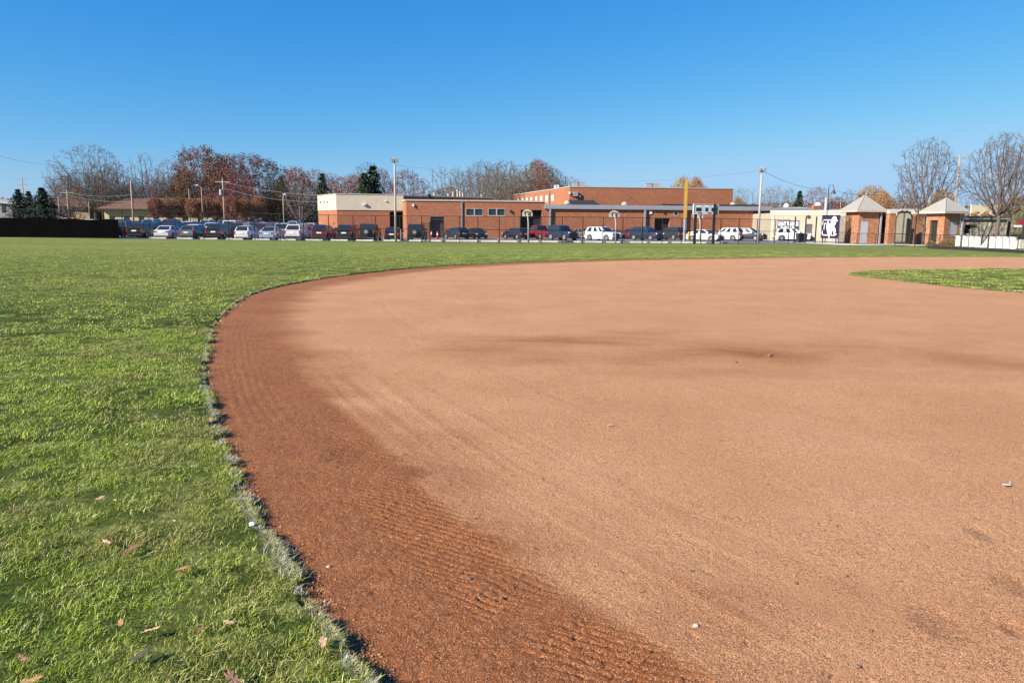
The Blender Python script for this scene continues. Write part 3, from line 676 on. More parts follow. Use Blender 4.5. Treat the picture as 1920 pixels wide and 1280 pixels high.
# -- farther brick roof band and C-block behind
far_b = empty('rear_block', (0,0,0), 0, 'flat brick block showing as a band with pale vents above the low wing', 'building')
q0, q1, q2 = xy(752, 140), xy(924, 148), xy(936, 149.5); wq = Wall(q0, q1); zq = wq.uz(755, 368)[1]
mb = MB(); wq.face(mb, 0, wq.L, 0, zq, []); wq2 = Wall(q1, q2); wq2.face(mb, 0, wq2.L, 0, zq-.5, []); uv_world(mb.build('wall', M['brick'], far_b))
mb = MB(); wq.box(mb, 0, wq.L, zq, zq+.2, -10, .1); mb.build('roof_edge', M['cap'], far_b)
for px_, h_ in ((815, .7), (841, .6), (850, .9), (858, 1.3), (863, 1.0), (868, .7), (903, .5)):
    x = colx(px_, 146); mb = MB(); mb.lathe([(.16,0),(.16,h_*.8),(.26,h_*.82),(.2,h_)], (x, 146, zq+.2), 8); mb.build('roof_vent', M['cap'], far_b)
u, _ = wq.uz(804.5, 370); mb = MB(); wq.box(mb, u-.3, u+.3, zq-1.2, zq+.5, .003, .3); mb.build('drain_box', M['bronze'], far_b)

# -- cream building at the right with the lettered banner
cream = empty('storage_building', (0,0,0), 0, 'cream panelled storage building with a dark door and sloping white roof edge behind the banners', 'building')
c0, c1 = xy(1447, 104), xy(1605, 98); wc = Wall(c0, c1); zt = wc.uz(1447, 399.5)[1]; dr = opx(wc, 1510, 1523.5, 420, 447); dr = (dr[0], dr[1], -.6, dr[3])
mb = MB(); wc.face(mb, 0, wc.L, -.6, zt, [dr], .2); cl = Wall((c0[0]+.0, c0[1]+9), c0); cl.face(mb, 0, cl.L, -.6, zt, []); mb.build('wall', M['cream'], cream)
mb = MB(); wc.box(mb, -.2, wc.L, zt, zt+.34, -9, .15); mb.build('roof_edge', M['creamtrim'], cream)
mb = MB(); wc.box(mb, -.1, wc.L, zt-.28, zt-.003, .0, .08); wc.box(mb, -.02, .35, -.5, zt-.29, .0, .1); mb.build('trim', M['creamtrim'], cream)
mb = MB(); wc.box(mb, dr[0]+.02, dr[1]-.02, -.5, dr[3]-.02, -.24, -.1); d = mb.build('door', M['darkdoor'], cream)
mb = MB(); wc.box(mb, dr[1]-.25, dr[1]-.12, .95, 1.05, -.098, -.03); mb.build('handle', M['steel'], d)
u, z = wc.uz(1516, 406); mb = MB(); wc.box(mb, u-.18, u+.18, z-.15, z+.15, .09, .25); mb.build('wall_lamp', M['bronze'], cream)
# lettered banner (flat vinyl on the wall)
def text_mesh(txt, size, w, u, z, out, mat, name, parent, bold=.02, sx=1.0, align='LEFT'):
    cu = bpy.data.curves.new(name, 'FONT'); cu.body = txt; cu.size = size; cu.offset = bold; cu.extrude = .004; cu.resolution_u = 3
    t = bpy.data.objects.new(name, cu); COL.objects.link(t); bpy.context.view_layer.update()
    me = bpy.data.meshes.new_from_object(t.evaluated_get(bpy.context.evaluated_depsgraph_get())); bpy.data.objects.remove(t)
    xs = [v.co.x for v in me.vertices]; L = max(xs)-min(xs); k = sx/L
    for v in me.vertices:
        p = w.P(u+(v.co.x-min(xs))*k, z+v.co.y, out+v.co.z); v.co = p
    me.materials.clear(); me.materials.append(mat); o = bpy.data.objects.new(name, me); COL.objects.link(o); o.parent = parent; return o
u0, z1 = wc.uz(1458.5, 413.5); u1, _ = wc.uz(1499, 413.5); z0 = wc.uz(1458.5, 434.5)[1]
ban = empty('banner', (0,0,0), 0, 'wide purple banner lettered SAINT FRANCIS DESALES on the cream wall', 'banner')
mb = MB(); wc.box(mb, u0, u1, z0, z1, .0, .03); mb.build('vinyl_sheet', M['purple'], ban)
H_ = (z1-z0)
text_mesh('SAINT FRANCIS', H_*.50, wc, u0+.1, z1-H_*.46, .036, M['ink'], 'lettering', ban, .035, (u1-u0)-.2)
text_mesh('DESALES', H_*.50, wc, u0+.42, z1-H_*.90, .036, M['ink'], 'lettering', ban, .035, (u1-u0)-.84)
# rear low roof, chimney, domes
rear = empty('rear_wing', (0,0,0), 0, 'low wing with long pale sloping roof and brick chimney behind the storage building', 'building')
r0, r1 = xy(1440, 118), xy(1592, 119); wr_ = Wall(r0, r1); za = wr_.uz(1450, 395)[1]; zb_ = wr_.uz(1517, 387)[1]
mb = MB(); wr_.box(mb, 0, wr_.L, 0, za, -8, 0); mb.build('wall', M['darkdoor'], rear)
uc = wr_.uz(1517, 390)[0]; mb = MB()
mb.add([wr_.P(0,za,.5), wr_.P(uc,za+.05,.5), wr_.P(uc,zb_,-3), wr_.P(0,zb_-.35,-3), wr_.P(0,za+.35,.5), wr_.P(uc,za+.42,.5)], [(0,1,5,4),(4,5,2,3),(0,4,3),(1,2,5)]); mb.build('roof', M['cap'], rear)
mb = MB(); wr_.box(mb, uc+1.2, wr_.L+2, za+.003, za+.35, -8, .1); mb.build('roof', M['fascia'], rear)
u0, z1 = wr_.uz(1517.5, 387); u1, _ = wr_.uz(1527.5, 387); mb = MB(); wr_.box(mb, u0, u1, 2, z1+.1, .6, 1.5); uv_world(mb.build('chimney', M['brick'], rear))
for px_, py_, sc_ in ((1530.5, 388, 1.1), (1472, 390, .9)):
    z = top(px_, py_, 121); mb = MB(); mb.lathe([(.2*sc_,-.3),(.25*sc_,.1),(.5*sc_,.15),(.48*sc_,.4),(.3*sc_,.65),(.05,.75)], (colx(px_, 121), 121, z)); mb.build('roof_vent', M['ink'], rear)
flue = MB(); zz_ = top(1550, 371, 116)
flue.lathe([(.24,0),(.24,zz_-.3),(.3,zz_-.28),(.12,zz_)], (colx(1549.5,116,6), 116, 0), 10); flue.lathe([(.22,0),(.22,top(1556,384,116)-.1),(.28,top(1556,384,116)),(.1,top(1556,384,116)+.2)], (colx(1556,116,5), 116.3, 0), 10)
tag(flue.build('metal_flue', M['steel']), 'pair of shiny steel flue pipes rising above the stallion banner', 'flue')
# white wall seen through the arched gate
cw = empty('gate_backdrop_building', (0,0,0), 0, 'pale building with flat grey roof seen through the arched iron gate', 'building')
cw.name = 'pale_building'
e0, e1 = xy(1655, 101), xy(1745, 98); we = Wall(e0, e1); zt = we.uz(1700, 397)[1]; mb = MB(); we.box(mb, 0, we.L, -.5, zt, -6, 0); mb.build('wall', M['creamtrim'], cw)
mb = MB(); we.box(mb, -1.5, we.L+.5, zt, zt+.35, -6, .3); mb.build('roof', M['fascia'], cw)

# -- brick ticket booths with pyramid roofs
def booth(name, label, near, Lw, Fw, yaw, eave, apexh, doors, ticket, post_far):
    """near corner at `near`; the front runs right along u, the left side runs back"""
    root = empty(name, (near[0], near[1], 0), yaw, label, 'ticket booth', 'brick ticket booths with pyramid roofs beside the gate')
    mb = MB(); x1 = Fw; y1 = Lw
    # wall ring with door openings
    def wl_(p, q, ops, depth=.25):
        w = Wall(p, q); w.face(mb, 0, w.L, -.2, eave-.02, ops, depth); return w
    wfr = wl_((0,0), (x1,0), doors.get('front', [])); wle = wl_((0,y1), (0,0), doors.get('left', [])); wl_((x1,0), (x1,y1), []); wl_((x1,y1), (0,y1), [])
    uv_world(mb.build('wall', M['brick2'], root))
    for side, w in (('front', wfr), ('left', wle)):
        for o_ in doors.get(side, []):
            solid = o_[4] if len(o_) > 4 else 'doorgrey'
        for o_ in doors.get(side+'_fill', []):
            m2 = MB(); w.box(m2, o_[0]+.003, o_[1]-.003, o_[2], o_[3]-.003, -.3, -.02 if o_[4] == 'doorgrey' else -.24); dd = m2.build('door' if o_[4] == 'doorgrey' else 'doorway', M[o_[4]], root)
            if o_[4] == 'doorgrey':
                m2 = MB(); w.box(m2, o_[1]-.16, o_[1]-.06, .95, 1.06, -.018, .05); m2.build('handle', M['steel'], dd)
    e = .55; xr = post_far; ax, ay = (xr)/2, y1/2
    pts = [(-e,-e,eave),(xr+e*.6,-e,eave),(xr+e*.6,y1+e,eave),(-e,y1+e,eave),(ax,ay,apexh)]
    mb = MB(); mb.add(pts, [(0,1,4),(1,2,4),(2,3,4),(3,0,4),(3,2,1,0)])
    A = Vector(pts[4])
    for k in range(4):
        p, q = Vector(pts[k]), Vector(pts[(k+1)%4]); n = (q-p).cross(A-p).normalized(); Lh = (q-p).length; cnt = int(Lh/.38)
        foot = p+(q-p)*((A-p).dot((q-p).normalized())/Lh)
        for j in range(1, cnt):
            t = j/cnt; b_ = p+(q-p)*t; tf = (foot-p).length/Lh; kk = min(t/tf, (1-t)/(1-tf)) if 0 < tf < 1 else 1
            tp = b_+(A-foot)*kk*.97; mb.tube([b_+n*.01, tp+n*.01], .022, 4)
        mb.tube([p+n*.01, A+n*.01], .04, 5)
    mb.build('roof', M['roofmetal'], root)
    mb = MB()
    for (a, b) in (((-e,-e),(xr+e*.6,-e+.08)),((-e,y1+e-.08),(xr+e*.6,y1+e)),((-e,-e+.082),(-e+.08,y1+e-.082)),((xr+e*.6-.08,-e+.082),(xr+e*.6,y1+e-.082))): mb.box((a[0],a[1],eave-.22), (b[0],b[1],eave-.003))
    mb.build('fascia', M['cap'], root)
    for (xx, yy) in ((xr, -.12), (xr, y1-.1)):
        mb = MB(); mb.box((xx-.08,yy-.08,0), (xx+.08,yy+.08,eave-.23)); mb.build('post', M['fascia'], root)
    mb = MB(); mb.box((x1+.02, y1*.5, 0), (xr+.55, y1-.2, eave-.25)); mb.build('opening_shade_block', M['void'], root)  # black block standing in for the shaded opening beside the booth
    return root
near1 = (colx(1609.5, 84, 2), 84)
k_ = 84/FPX
ev = top(1610, 393.5, 83.6); ap = top(1621, 366.5, 85.5)
dw = (1627-1612.5)*k_; d0_ = (1612.5-1609.5)*k_
booth('ticket_booth', 'brick ticket booth with grey front door and pyramid roof left of the arched gate', near1, 2.9, 38*k_*1.02, R(4), ev, ap,
      {'front': [(d0_+.05, d0_+.05+dw, .1, top(1612, 415, 84))], 'front_fill': [(d0_+.05, d0_+.05+dw, .1, top(1612, 415, 84), 'doorgrey')]}, None, 38*k_*1.02+.15)
k2 = 77/FPX; near2 = (colx(1770, 77, 2), 77)
ev2 = top(1771, 396, 76.8); ap2 = top(1777, 371.5, 78.5)
booth('ticket_booth', 'brick ticket booth with open black side doorway right of the bare tree', near2, 2.35, 33*k2*1.06, R(14), ev2, ap2,
      {'front': [(.75, 1.6, 1.05, top(1785, 416, 77))], 'front_fill': [(.75, 1.6, 1.05, top(1785, 416, 77), 'doorgrey')], 'left': [(.5, 1.5, -.1, top(1755, 413, 78))], 'left_fill': [(.5, 1.5, -.1, top(1755, 413, 78), 'void')]}, None, 33*k2*1.06+.2)
# -- brick gate piers
def pier(x0, x1, Y_, ytop, lab, depth=1.2, yaw=6):
    a = colx(x0, Y_, 2); b = colx(x1, Y_, 2); h = top((x0+x1)/2, ytop, Y_); r_ = empty('gate_pier', (a, Y_, 0), R(yaw), lab, 'brick pier', 'brick piers of the gateway')
    mb = MB(); mb.box((0,0,-.2), (b-a,depth,h)); uv_world(mb.build('shaft', M['brick2'], r_)); mb = MB(); mb.box((-.08,-.08,h), (b-a+.08,depth+.08,h+.32)); mb.build('capstone', M['creamtrim'], r_); return r_
mb = MB(); mb.box((colx(1646, 87.5, 2), 87.5, -.1), (colx(1667, 87.5, 2), 87.9, ev-.35)); mb.box((colx(1645, 87.5, 2), 87.4, ev-.347), (colx(1668, 87.5, 2), 88.0, ev-.15)); tag(mb.build('passage_shade_box', M['void']), 'black box standing for the shaded passage between the left ticket booth and its pier', 'doorway')  # solid black box, its colour stands in for shade in the gap
pier(1666.5, 1679, 83.2, 400.5, 'brick gate pier with pale capstone left of the arched iron gate', .7, 3)
pier(1718, 1736.5, 84.5, 401, 'wide brick gate pier with pale capstone just left of the bare tree trunk', 1.0, 2)
# -- grey clapboard shed
s0, s1 = xy(1808, 88), xy(1889, 86); ws = Wall(s0, s1); shed = empty('shed', (0,0,0), 0, 'grey clapboard shed with dark flat roof and small black serving window', 'shed')
zr = ws.uz(1850, 413)[1]; so = opx(ws, 1809.5, 1819.5, 422, 438); mb = MB(); ws.face(mb, 0, ws.L, -.3, zr, [so], .2); ws.box(mb, 0, ws.L, -.3, zr-.01, -4, -.6); mb.build('wall', M['greysiding'], shed)
mb = MB(); ws.box(mb, -.3, ws.L+.2, zr, zr+.12, -4.2, .35); ws.box(mb, -.3, ws.L+.2, zr+.123, zr+.52, -4.2, .28); mb.build('roof', M['darkroof'], shed)
mb = MB(); ws.box(mb, -.3, ws.L+.2, zr+.14, zr+.2, .283, .32); mb.build('roof_edge', M['fascia'], shed)
mb = MB(); ws.box(mb, so[0], so[1], so[2], so[3], -.3, -.19); mb.build('serving_window', M['void'], shed)
mb = MB(); ws.box(mb, so[0]-.1, so[1]+.5, so[3], so[3]+.05, .0, .5); mb.build('awning', M['darkroof'], shed)

# -- houses beyond the car park at the left
hs = empty('house', (0,0,0), 0, 'grey sided house with a shallow gable at the left edge of the photo', 'house')
a = at(-30, 408, 150); b = at(21, 378, 150); mb = MB(); z0, z1 = .5, at(0, 383, 150).z
mb.prism([(a.x,150),(b.x,150),(b.x,158),(a.x,158)], z0, z1); mb.build('wall', M['gable'], hs)
mb = MB(); zr = at(0, 375, 150).z; mb.add([(a.x-6,149.3,zr+.6),(b.x+.6,149.3,z1),(b.x+.6,159,z1),(a.x-6,159,zr+.6),(a.x-6,149.3,zr+.9),(b.x+.6,149.3,z1+.3),(b.x+.6,159,z1+.3),(a.x-6,159,zr+.9)], [(0,1,5,4),(4,5,6,7),(1,2,6,5),(3,2,1,0)]); mb.build('roof', M['cap'], hs)
mb = MB(); p = at(6.5, 389, 149.95); mb.box((p.x-.35,149.9,p.z-1),(p.x+.35,149.98,p.z+.6)); mb.build('window', M['glass'], hs)
h2 = empty('house', (0,0,0), 0, 'low tan house with broad brown roof between the spruces and the bare trees', 'house')
a = at(104, 408, 165); b = at(168, 408, 165); zr = at(130, 366, 165).z; ze = at(130, 385, 165).z
mb = MB(); mb.prism([(a.x,165),(b.x,165),(b.x,175),(a.x,175)], .3, ze); mb.build('wall', M['tan'], h2)
mb = MB(); mb.add([(a.x-1,164,ze),(b.x+1,164,ze-.6),(b.x-2,170,zr-1),(a.x+.5,170,zr),(a.x-1,176,ze),(b.x+1,176,ze)], [(0,1,2,3),(3,2,5,4),(0,3,4),(1,5,2)]); mb.build('roof', M['brownroof'], h2)
mb = MB(); p = at(124, 399, 164.9); mb.box((p.x-1.3,164.8,p.z-.8),(p.x+1.3,164.95,p.z+.5)); mb.build('window', M['glass'], h2)
h3 = empty('motel_building', (0,0,0), 0, 'long low building with brown shingled roof and cream walls behind the left car rows', 'building'); h3.name = 'long_building'
a = at(196, 408, 158); b = at(398, 408, 158); zr = at(300, 370.5, 158).z; ze = at(300, 392.5, 158).z
mb = MB(); ops = [(k*3.1+1.0, k*3.1+2.2, 1.8, 3.3) for k in range(7)]; wh = Wall((a.x,158),(b.x,158)); wh.face(mb, 0, wh.L, .3, ze, ops, .2); mb.build('wall', plain('cream_stucco', srgb(196,176,140), .85), h3)
for o_ in ops: mb = MB(); wh.box(mb, o_[0], o_[1], o_[2], o_[3], -.25, -.1); mb.build('window', M['glass'], h3)
mb = MB(); mb.add([(a.x-1,156.5,ze),(b.x+1,156.5,ze),(b.x-3,162,zr),(a.x+3,162,zr),(a.x-1,168,ze),(b.x+1,168,ze)], [(0,1,2,3),(3,2,5,4),(0,3,4),(1,5,2),(0,4,5,1)]); mb.build('roof', M['brownroof'], h3)
h4 = MB(); a = at(1905, 375, 120); h4.box((a.x, 120, 0), (a.x+20, 121.6, at(1905, 372, 120).z)); hx = empty('grey_building', (0,0,0), 0, 'plain grey building cut off by the right edge of the photo', 'building'); h4.build('wall', M['gable'], hx)
h5 = MB(); h5.box((a.x-.3, 119.5, at(1905, 372, 120).z+.003), (a.x+20, 121.9, at(1905, 372, 120).z+.4)); h5.build('roof', M['fascia'], hx)

# ------------------------------------------------------------------ fences
def wires(mb, pa, pb, z0, z1, pitch, rad):
    """diamond mesh between two ground points"""
    L = (pb-pa).length; d = (pb-pa)/L; H_ = z1-z0; n = int((L+H_)/pitch)
    for s_ in (1, -1):
        for k in range(n):
            u = k*pitch-H_ if s_ > 0 else k*pitch
            a_, b_ = (u, z0), (u+s_*H_, z1)
            lo, hi = min(a_[0], b_[0]), max(a_[0], b_[0])
            if hi < 0 or lo > L: continue
            def cl(v): return a_[1]+(v-a_[0])/(b_[0]-a_[0])*H_
            ua, ub = a_[0], b_[0]; ua2, ub2 = min(max(ua, 0), L), min(max(ub, 0), L)
            if abs(ua2-ub2) < .01: continue
            p, q = pa+d*ua2+Vector((0,0,cl(ua2))), pa+d*ub2+Vector((0,0,cl(ub2))); b0 = len(mb.v)
            off = [(0, -rad, 0), (0, rad*.5, rad*.9), (0, rad*.5, -rad*.9)]
            w_ = Vector((d.y, -d.x, 0)); up = Vector((-d.x*s_, -d.y*s_, 1)).normalized()
            for P_ in (p, q):
                for t in range(3):
                    th_ = 2.094*t; mb.v.append(tuple(P_+(w_*math.cos(th_)+up*math.sin(th_))*rad))
            for t in range(3): mb.f.append((b0+t, b0+(t+1)%3, b0+3+(t+1)%3, b0+3+t)); mb.m.append(0)
fence_px = [(-60,0),(-12,0),(35,0),(82,0),(129,0),(182,0),(230,0),(280,0),(329,0),(381,0),(428,0),(477,0),(525.5,452),(570,452.5),(617,453),(663,453.6),(705,454),(750,454.4),(791,455),(832,455.2),(862,455.4),(896,455.8),(936,456),(975,456.4),(1015,456.6),(1054,456.8),(1092,457),(1130,457.1),(1167,457.2),(1204,457),(1241,457),(1277,457),(1314,457),(1350,457),(1384,456.8),(1418,456.6),(1452,456.2),(1478,456)]
FH = 2.62
fence = empty('chain_link_fence', (0,0,0), 0, 'tall black chain link fence with middle rail along the edge of the car park', 'fence')
FP = [gp(*p) if p[1] else Vector((colx(p[0], 80.2, 1.5), 80.2, 0)) for p in fence_px]
for p in FP: p.z = float(gz(p.x, p.y))
FH_ = lambda p: 2.62+.5*float(1-sstep(-45, -12, p.x))
for p in FP:
    mb = MB(); mb.tube([(p.x,p.y,-.1),(p.x,p.y,FH_(p))], .042, 8); mb.lathe([(.05,0),(.05,.03),(.01,.06)], (p.x,p.y,FH_(p)), 8); mb.build('post', M['black'], fence)
for zf in (1.0, .5):
    mb = MB()
    for a, b in zip(FP, FP[1:]): mb.tube([(a.x,a.y,FH_(a)*zf+.02),(b.x,b.y,FH_(b)*zf+.02)], .026, 6)
    mb.build('rail', M['black'], fence)
mb = MB()
for a, b in zip(FP, FP[1:]): wires(mb, Vector((a.x,a.y-.045,0)), Vector((b.x,b.y-.045,0)), .04, FH_(a), .075, .0016)
mb.build('wire_mesh', M['black'], fence)
# privacy screen tied to the left run
mb = MB(); S = [FP[k]+Vector((0,-.10,0)) for k in range(0, 7)]; S[-1] = Vector((colx(222, 80.1, 1.5), 80.1, 0)); zt_ = []
rs = random.Random(2)
for a, b in zip(S, S[1:]):
    nseg = 8
    for k in range(nseg):
        p, q = a.lerp(b, k/nseg), a.lerp(b, (k+1)/nseg); za_, zb_2 = 2.2+.04*math.sin(p.x*1.7)+.05*math.sin(p.x*.6+1)-.12*sstep(-50,-40,p.x), 2.2+.04*math.sin(q.x*1.7)+.05*math.sin(q.x*.6+1)-.12*sstep(-50,-40,q.x)
        yo, yq = .04*math.sin(p.x*2.1), .04*math.sin(q.x*2.1)
        mb.add([(p.x,p.y+yo,.12),(q.x,q.y+yq,.12),(q.x,q.y,zb_2),(p.x,p.y,za_),(p.x,p.y+yo+.01,.12),(q.x,q.y+yq+.01,.12),(q.x,q.y+.01,zb_2),(p.x,p.y+.01,za_)], [(0,1,2,3),(7,6,5,4),(3,2,6,7),(0,4,5,1)])
mb.build('privacy_screen', M['screen'], fence)
# low fence at the right
low_px = [(1573,457),(1606,458.2),(1641,459.6),(1678,461.3),(1715,463),(1740,464),(1761,465.2),(1800,467),(1852,470),(1907,473),(1950,475.5)]
lowf = empty('low_fence', (0,0,0), 0, 'waist high black chain link fence curving past the ticket booths to the right edge', 'fence')
LP = [gp(*p) for p in low_px]
for p in LP: mb = MB(); mb.tube([(p.x,p.y,-.1),(p.x,p.y,1.2)], .03, 8); mb.build('post', M['black'], lowf)
for z in (1.2, .08):
    mb = MB()
    for a, b in zip(LP, LP[1:]): mb.tube([(a.x,a.y,z),(b.x,b.y,z)], .021, 6)
    mb.build('rail', M['black'], lowf)
mb = MB()
for a, b in zip(LP, LP[1:]): wires(mb, a+Vector((0,.03,0)), b+Vector((0,.03,0)), .05, 1.18, .07, .0014)
mb.build('wire_mesh', M['black'], lowf)
# white panels hanging on it
pans = [(1792.5,1802,441.5,461),(1805.5,1816,442,462),(1818,1828,442.3,462.5),(1829,1839.5,443,463.4),(1839,1852,444,464),(1856,1867.5,443,464.8),(1869,1880,443,465.2),(1881.5,1893,443.6,465.8),(1894.5,1906,444,466.5)]
ordn = ['first','second','third','fourth','fifth','sixth','seventh','eighth','ninth']
for k, (x0, x1, y0, y1) in enumerate(pans):
    Yp = gp(x0, np.interp(x0, [p[0] for p in low_px], [p[1] for p in low_px])).y-.12
    tl, tr, bl, br = at(x0, y0, Yp), at(x1, y0+.3, Yp-.12), at(x0-1.8, y1, Yp-.05), at(x1-1.8, y1+.3, Yp-.17)
    mid = lambda a, b: (a+b)/2+Vector((0, .05, 0))
    if k == 4: pts = [tr, br, bl]; mb = MB(); mb.slab(pts, (0,-1,0), .02)
    else:
        mb = MB(); m1, m2 = mid(tl, bl)+Vector((.03,0,0)), mid(tr, br)+Vector((.03,0,0))
        mb.slab([tl, tr, m2, m1], (0,-1,0), .02); mb.slab([m1, m2, br, bl], (0,-1,0), .02)
    o = mb.build('white_panel', M['white']); tag(o, ('white triangular panel, fifth in the row hung on the low fence' if k == 4 else f'white rectangular panel, {ordn[k]} from the left in the row hung on the low fence'), 'fence panel', 'white panels hung on the low fence')
# iron fence and arched gate
def bars(mb, a, b, z0, ztop, n, rad=.024):
    for k in range(n+1):
        t = k/n; p = a.lerp(b, t); mb.tube([(p.x,p.y,z0),(p.x,p.y,ztop(t))], rad, 4)
a, b = Vector((colx(1573.5,86,2),86,0)), Vector((colx(1592,85.5,2),85.5,0)); iron = empty('iron_fence', (0,0,0), 0, 'black upright iron bar fence between the stallion banner and the left ticket booth', 'fence'); zt_ = top(1580, 405, 86)
mb = MB(); bars(mb, a, b, .05, lambda t: zt_, 9); mb.build('bars', M['black'], iron)
for z in (zt_-.15, .5, 1.35, .12): mb = MB(); mb.tube([(a.x,a.y,z),(b.x,b.y,z)], .02, 4); mb.build('rail', M['black'], iron)
for p in (a, b): mb = MB(); mb.tube([(p.x,p.y,-.1),(p.x,p.y,zt_+.12)], .05, 6); mb.build('post', M['black'], iron)
gate = empty('arched_gate', (0,0,0), 0, 'tall black iron gate with arched top and centre finial between the brick piers', 'gate')
Yg = 82.5; a, b = Vector((colx(1679.5,Yg,2),Yg,0)), Vector((colx(1708,Yg,2),Yg,0)); zs_, zc_ = top(1690, 407, Yg), top(1693, 396.5, Yg)
arch = lambda t: zs_+(zc_-zs_)*math.sqrt(max(0, 1-((t-.5)/.5)**2))
for h0, h1 in ((0, .49), (.51, 1)):
    mb = MB(); n = 8
    for k in range(n+1): t = h0+(h1-h0)*k/n; p = a.lerp(b, t); mb.tube([(p.x,p.y,.12),(p.x,p.y,arch(t))], .03, 4)
    for z in (.14, .35, 1.2): p, q = a.lerp(b, h0), a.lerp(b, h1); mb.tube([(p.x,p.y,z),(q.x,q.y,z)], .022, 4)
    [mb.tube([(a.lerp(b,t_).x,a.lerp(b,t_).y,.1),(a.lerp(b,t_).x,a.lerp(b,t_).y,arch(t_))], .05, 6) for t_ in (h0, h1)]; mb.build('gate_leaf', M['black'], gate)
mb = MB(); mb.tube([(a.lerp(b,t).x, Yg, arch(t)) for t in np.linspace(0,1,17)], .075, 6); mb.tube([(a.lerp(b,t).x, Yg, arch(t)+.16*math.sin(math.pi*t)) for t in np.linspace(0,1,17)], .025, 6); mb.build('arch', M['black'], gate)
p = a.lerp(b,.5); mb = MB(); mb.tube([(p.x,Yg,zc_),(p.x,Yg,top(1693,385,Yg))], [.03,.015], 6); mb.lathe([(.01,-.1),(.07,0),(.01,.1)], (p.x,Yg,zc_+.3), 6); mb.build('finial', M['fascia'], gate)
sg = empty('side_gate', (0,0,0), 0, 'narrow black iron side gate standing open right of the arched gate', 'gate'); a, b = Vector((colx(1708.5,82.2,2),82.2,0)), Vector((colx(1717,81.2,2),81.2,0)); z9 = top(1712, 405, 82)
mb = MB(); bars(mb, a, b, .1, lambda t: z9, 5); mb.build('bars', M['black'], sg); mb = MB(); 
for z in (.12, .5, 1.3, z9): mb.tube([(a.x,a.y,z),(b.x,b.y,z)], .03, 4)
mb.build('rail', M['black'], sg); mb = MB(); mb.tube([(a.x,a.y,-.1),(a.x,a.y,z9+.15)], .06, 6); mb.tube([(b.x,b.y,-.1),(b.x,b.y,z9+.15)], .06, 6); mb.build('post', M['black'], sg)
mb = MB(); a = colx(1700,96,2); mb.box((a,95.5,0),(a+1.3,95.9,top(1706,411,96))); mb.box((a-.08,95.45,0),(a-.003,95.95,top(1706,411,96)+.1)); tag(mb.build('door_shade_box', M['void']), 'dark box painted as open door shadow behind the right leaf of the arched gate', 'doorway')  # near-black box painted as the shadow of the open door
# tall banner posts and the stallion banner
for k, (x_, yb, nm) in enumerate(((1488.5, 456, 'tall black post in front of the parked white car at the storage building'), (1508.5, 456, 'tall black post left of the dark storage door'), (1528, 456, 'tall black post right of the dark storage door'))):
    p = gp(x_, yb); mb = MB(); mb.tube([(p.x,p.y,-.1),(p.x,p.y,top(x_, 407.5, p.y))], .075, 8); mb.lathe([(.09,0),(.09,.05),(.02,.1)], (p.x,p.y,top(x_,407.5,p.y)), 8); tag(mb.build('steel_post', M['black']), nm, 'post', 'tall black posts by the storage building')
Yb = 85.0; hb = empty('stallion_banner', (0,0,0), 0, 'tall purple banner with a white rearing stallion emblem on black posts', 'banner')
w = Wall(xy(1541, Yb, 2.5), xy(1574, Yb-.6, 2.5)); u1 = w.L; zT, zB = w.uz(1541, 403.5)[1], w.uz(1541, 446.8)[1]
mb = MB(); w.box(mb, 0, u1, zB, zT, -.04, 0); mb.build('vinyl_sheet', M['purple'], hb)
def em(pts):
    out = []
    for x, y in pts: t = (x-(118-(y-680)*.055))/(465-118); s_ = (y-680)/(1140-680); out.append(w.P(t*u1, zT+(zB-zT)*s_, .006))
    return out
horse = [(360,695),(395,712),(402,755),(430,795),(412,802),(394,785),(392,830),(376,865),(362,880),(360,925),(385,945),(388,1000),(368,1050),(340,1062),(346,1010),(338,965),(318,1000),(302,1040),(306,1080),(272,1088),(264,1132),(246,1132),(250,1085),(232,1068),(216,1000),(200,930),(204,850),(218,805),(240,800),(256,838),(282,850),(292,800),(306,748),(330,712)]
bars_ = [[(145,765),(292,765),(286,787),(145,785)],[(128,790),(140,790),(136,870),(122,870)],[(158,850),(182,820),(188,850),(170,860),(162,965),(146,965)],[(116,980),(128,980),(130,1065),(112,1065)],[(130,1062),(236,1066),(300,1078),(352,1072),(392,1038),(406,1046),(400,1068),(360,1088),(236,1086),(130,1084)]]
from mathutils.geometry import tessellate_polygon
def polyadd(mb, P):
    tri = tessellate_polygon([[p.copy() for p in P]]); b_ = len(mb.v); mb.v += [tuple(p) for p in P]+[tuple(p-w.n*.005) for p in P]; k = len(P)
    for t in tri: mb.f.append(tuple(b_+i for i in t)); mb.m.append(0); mb.f.append(tuple(b_+k+i for i in t[::-1])); mb.m.append(0)
    for i in range(k): mb.f.append((b_+i, b_+(i+1)%k, b_+k+(i+1)%k, b_+k+i)); mb.m.append(0)
mb = MB(); polyadd(mb, em(horse)); mb.build('stallion_emblem', M['ink'], hb)
mb = MB()
for q in bars_: polyadd(mb, em(q))
mb.build('letter_frame', M['ink'], hb)
for t_ in (.12, .88): p = w.P(t_*u1, 0, -.1); mb = MB(); mb.tube([(p.x,p.y,-.1),(p.x,p.y,zT-.1)], .06, 8); mb.build('post', M['black'], hb)
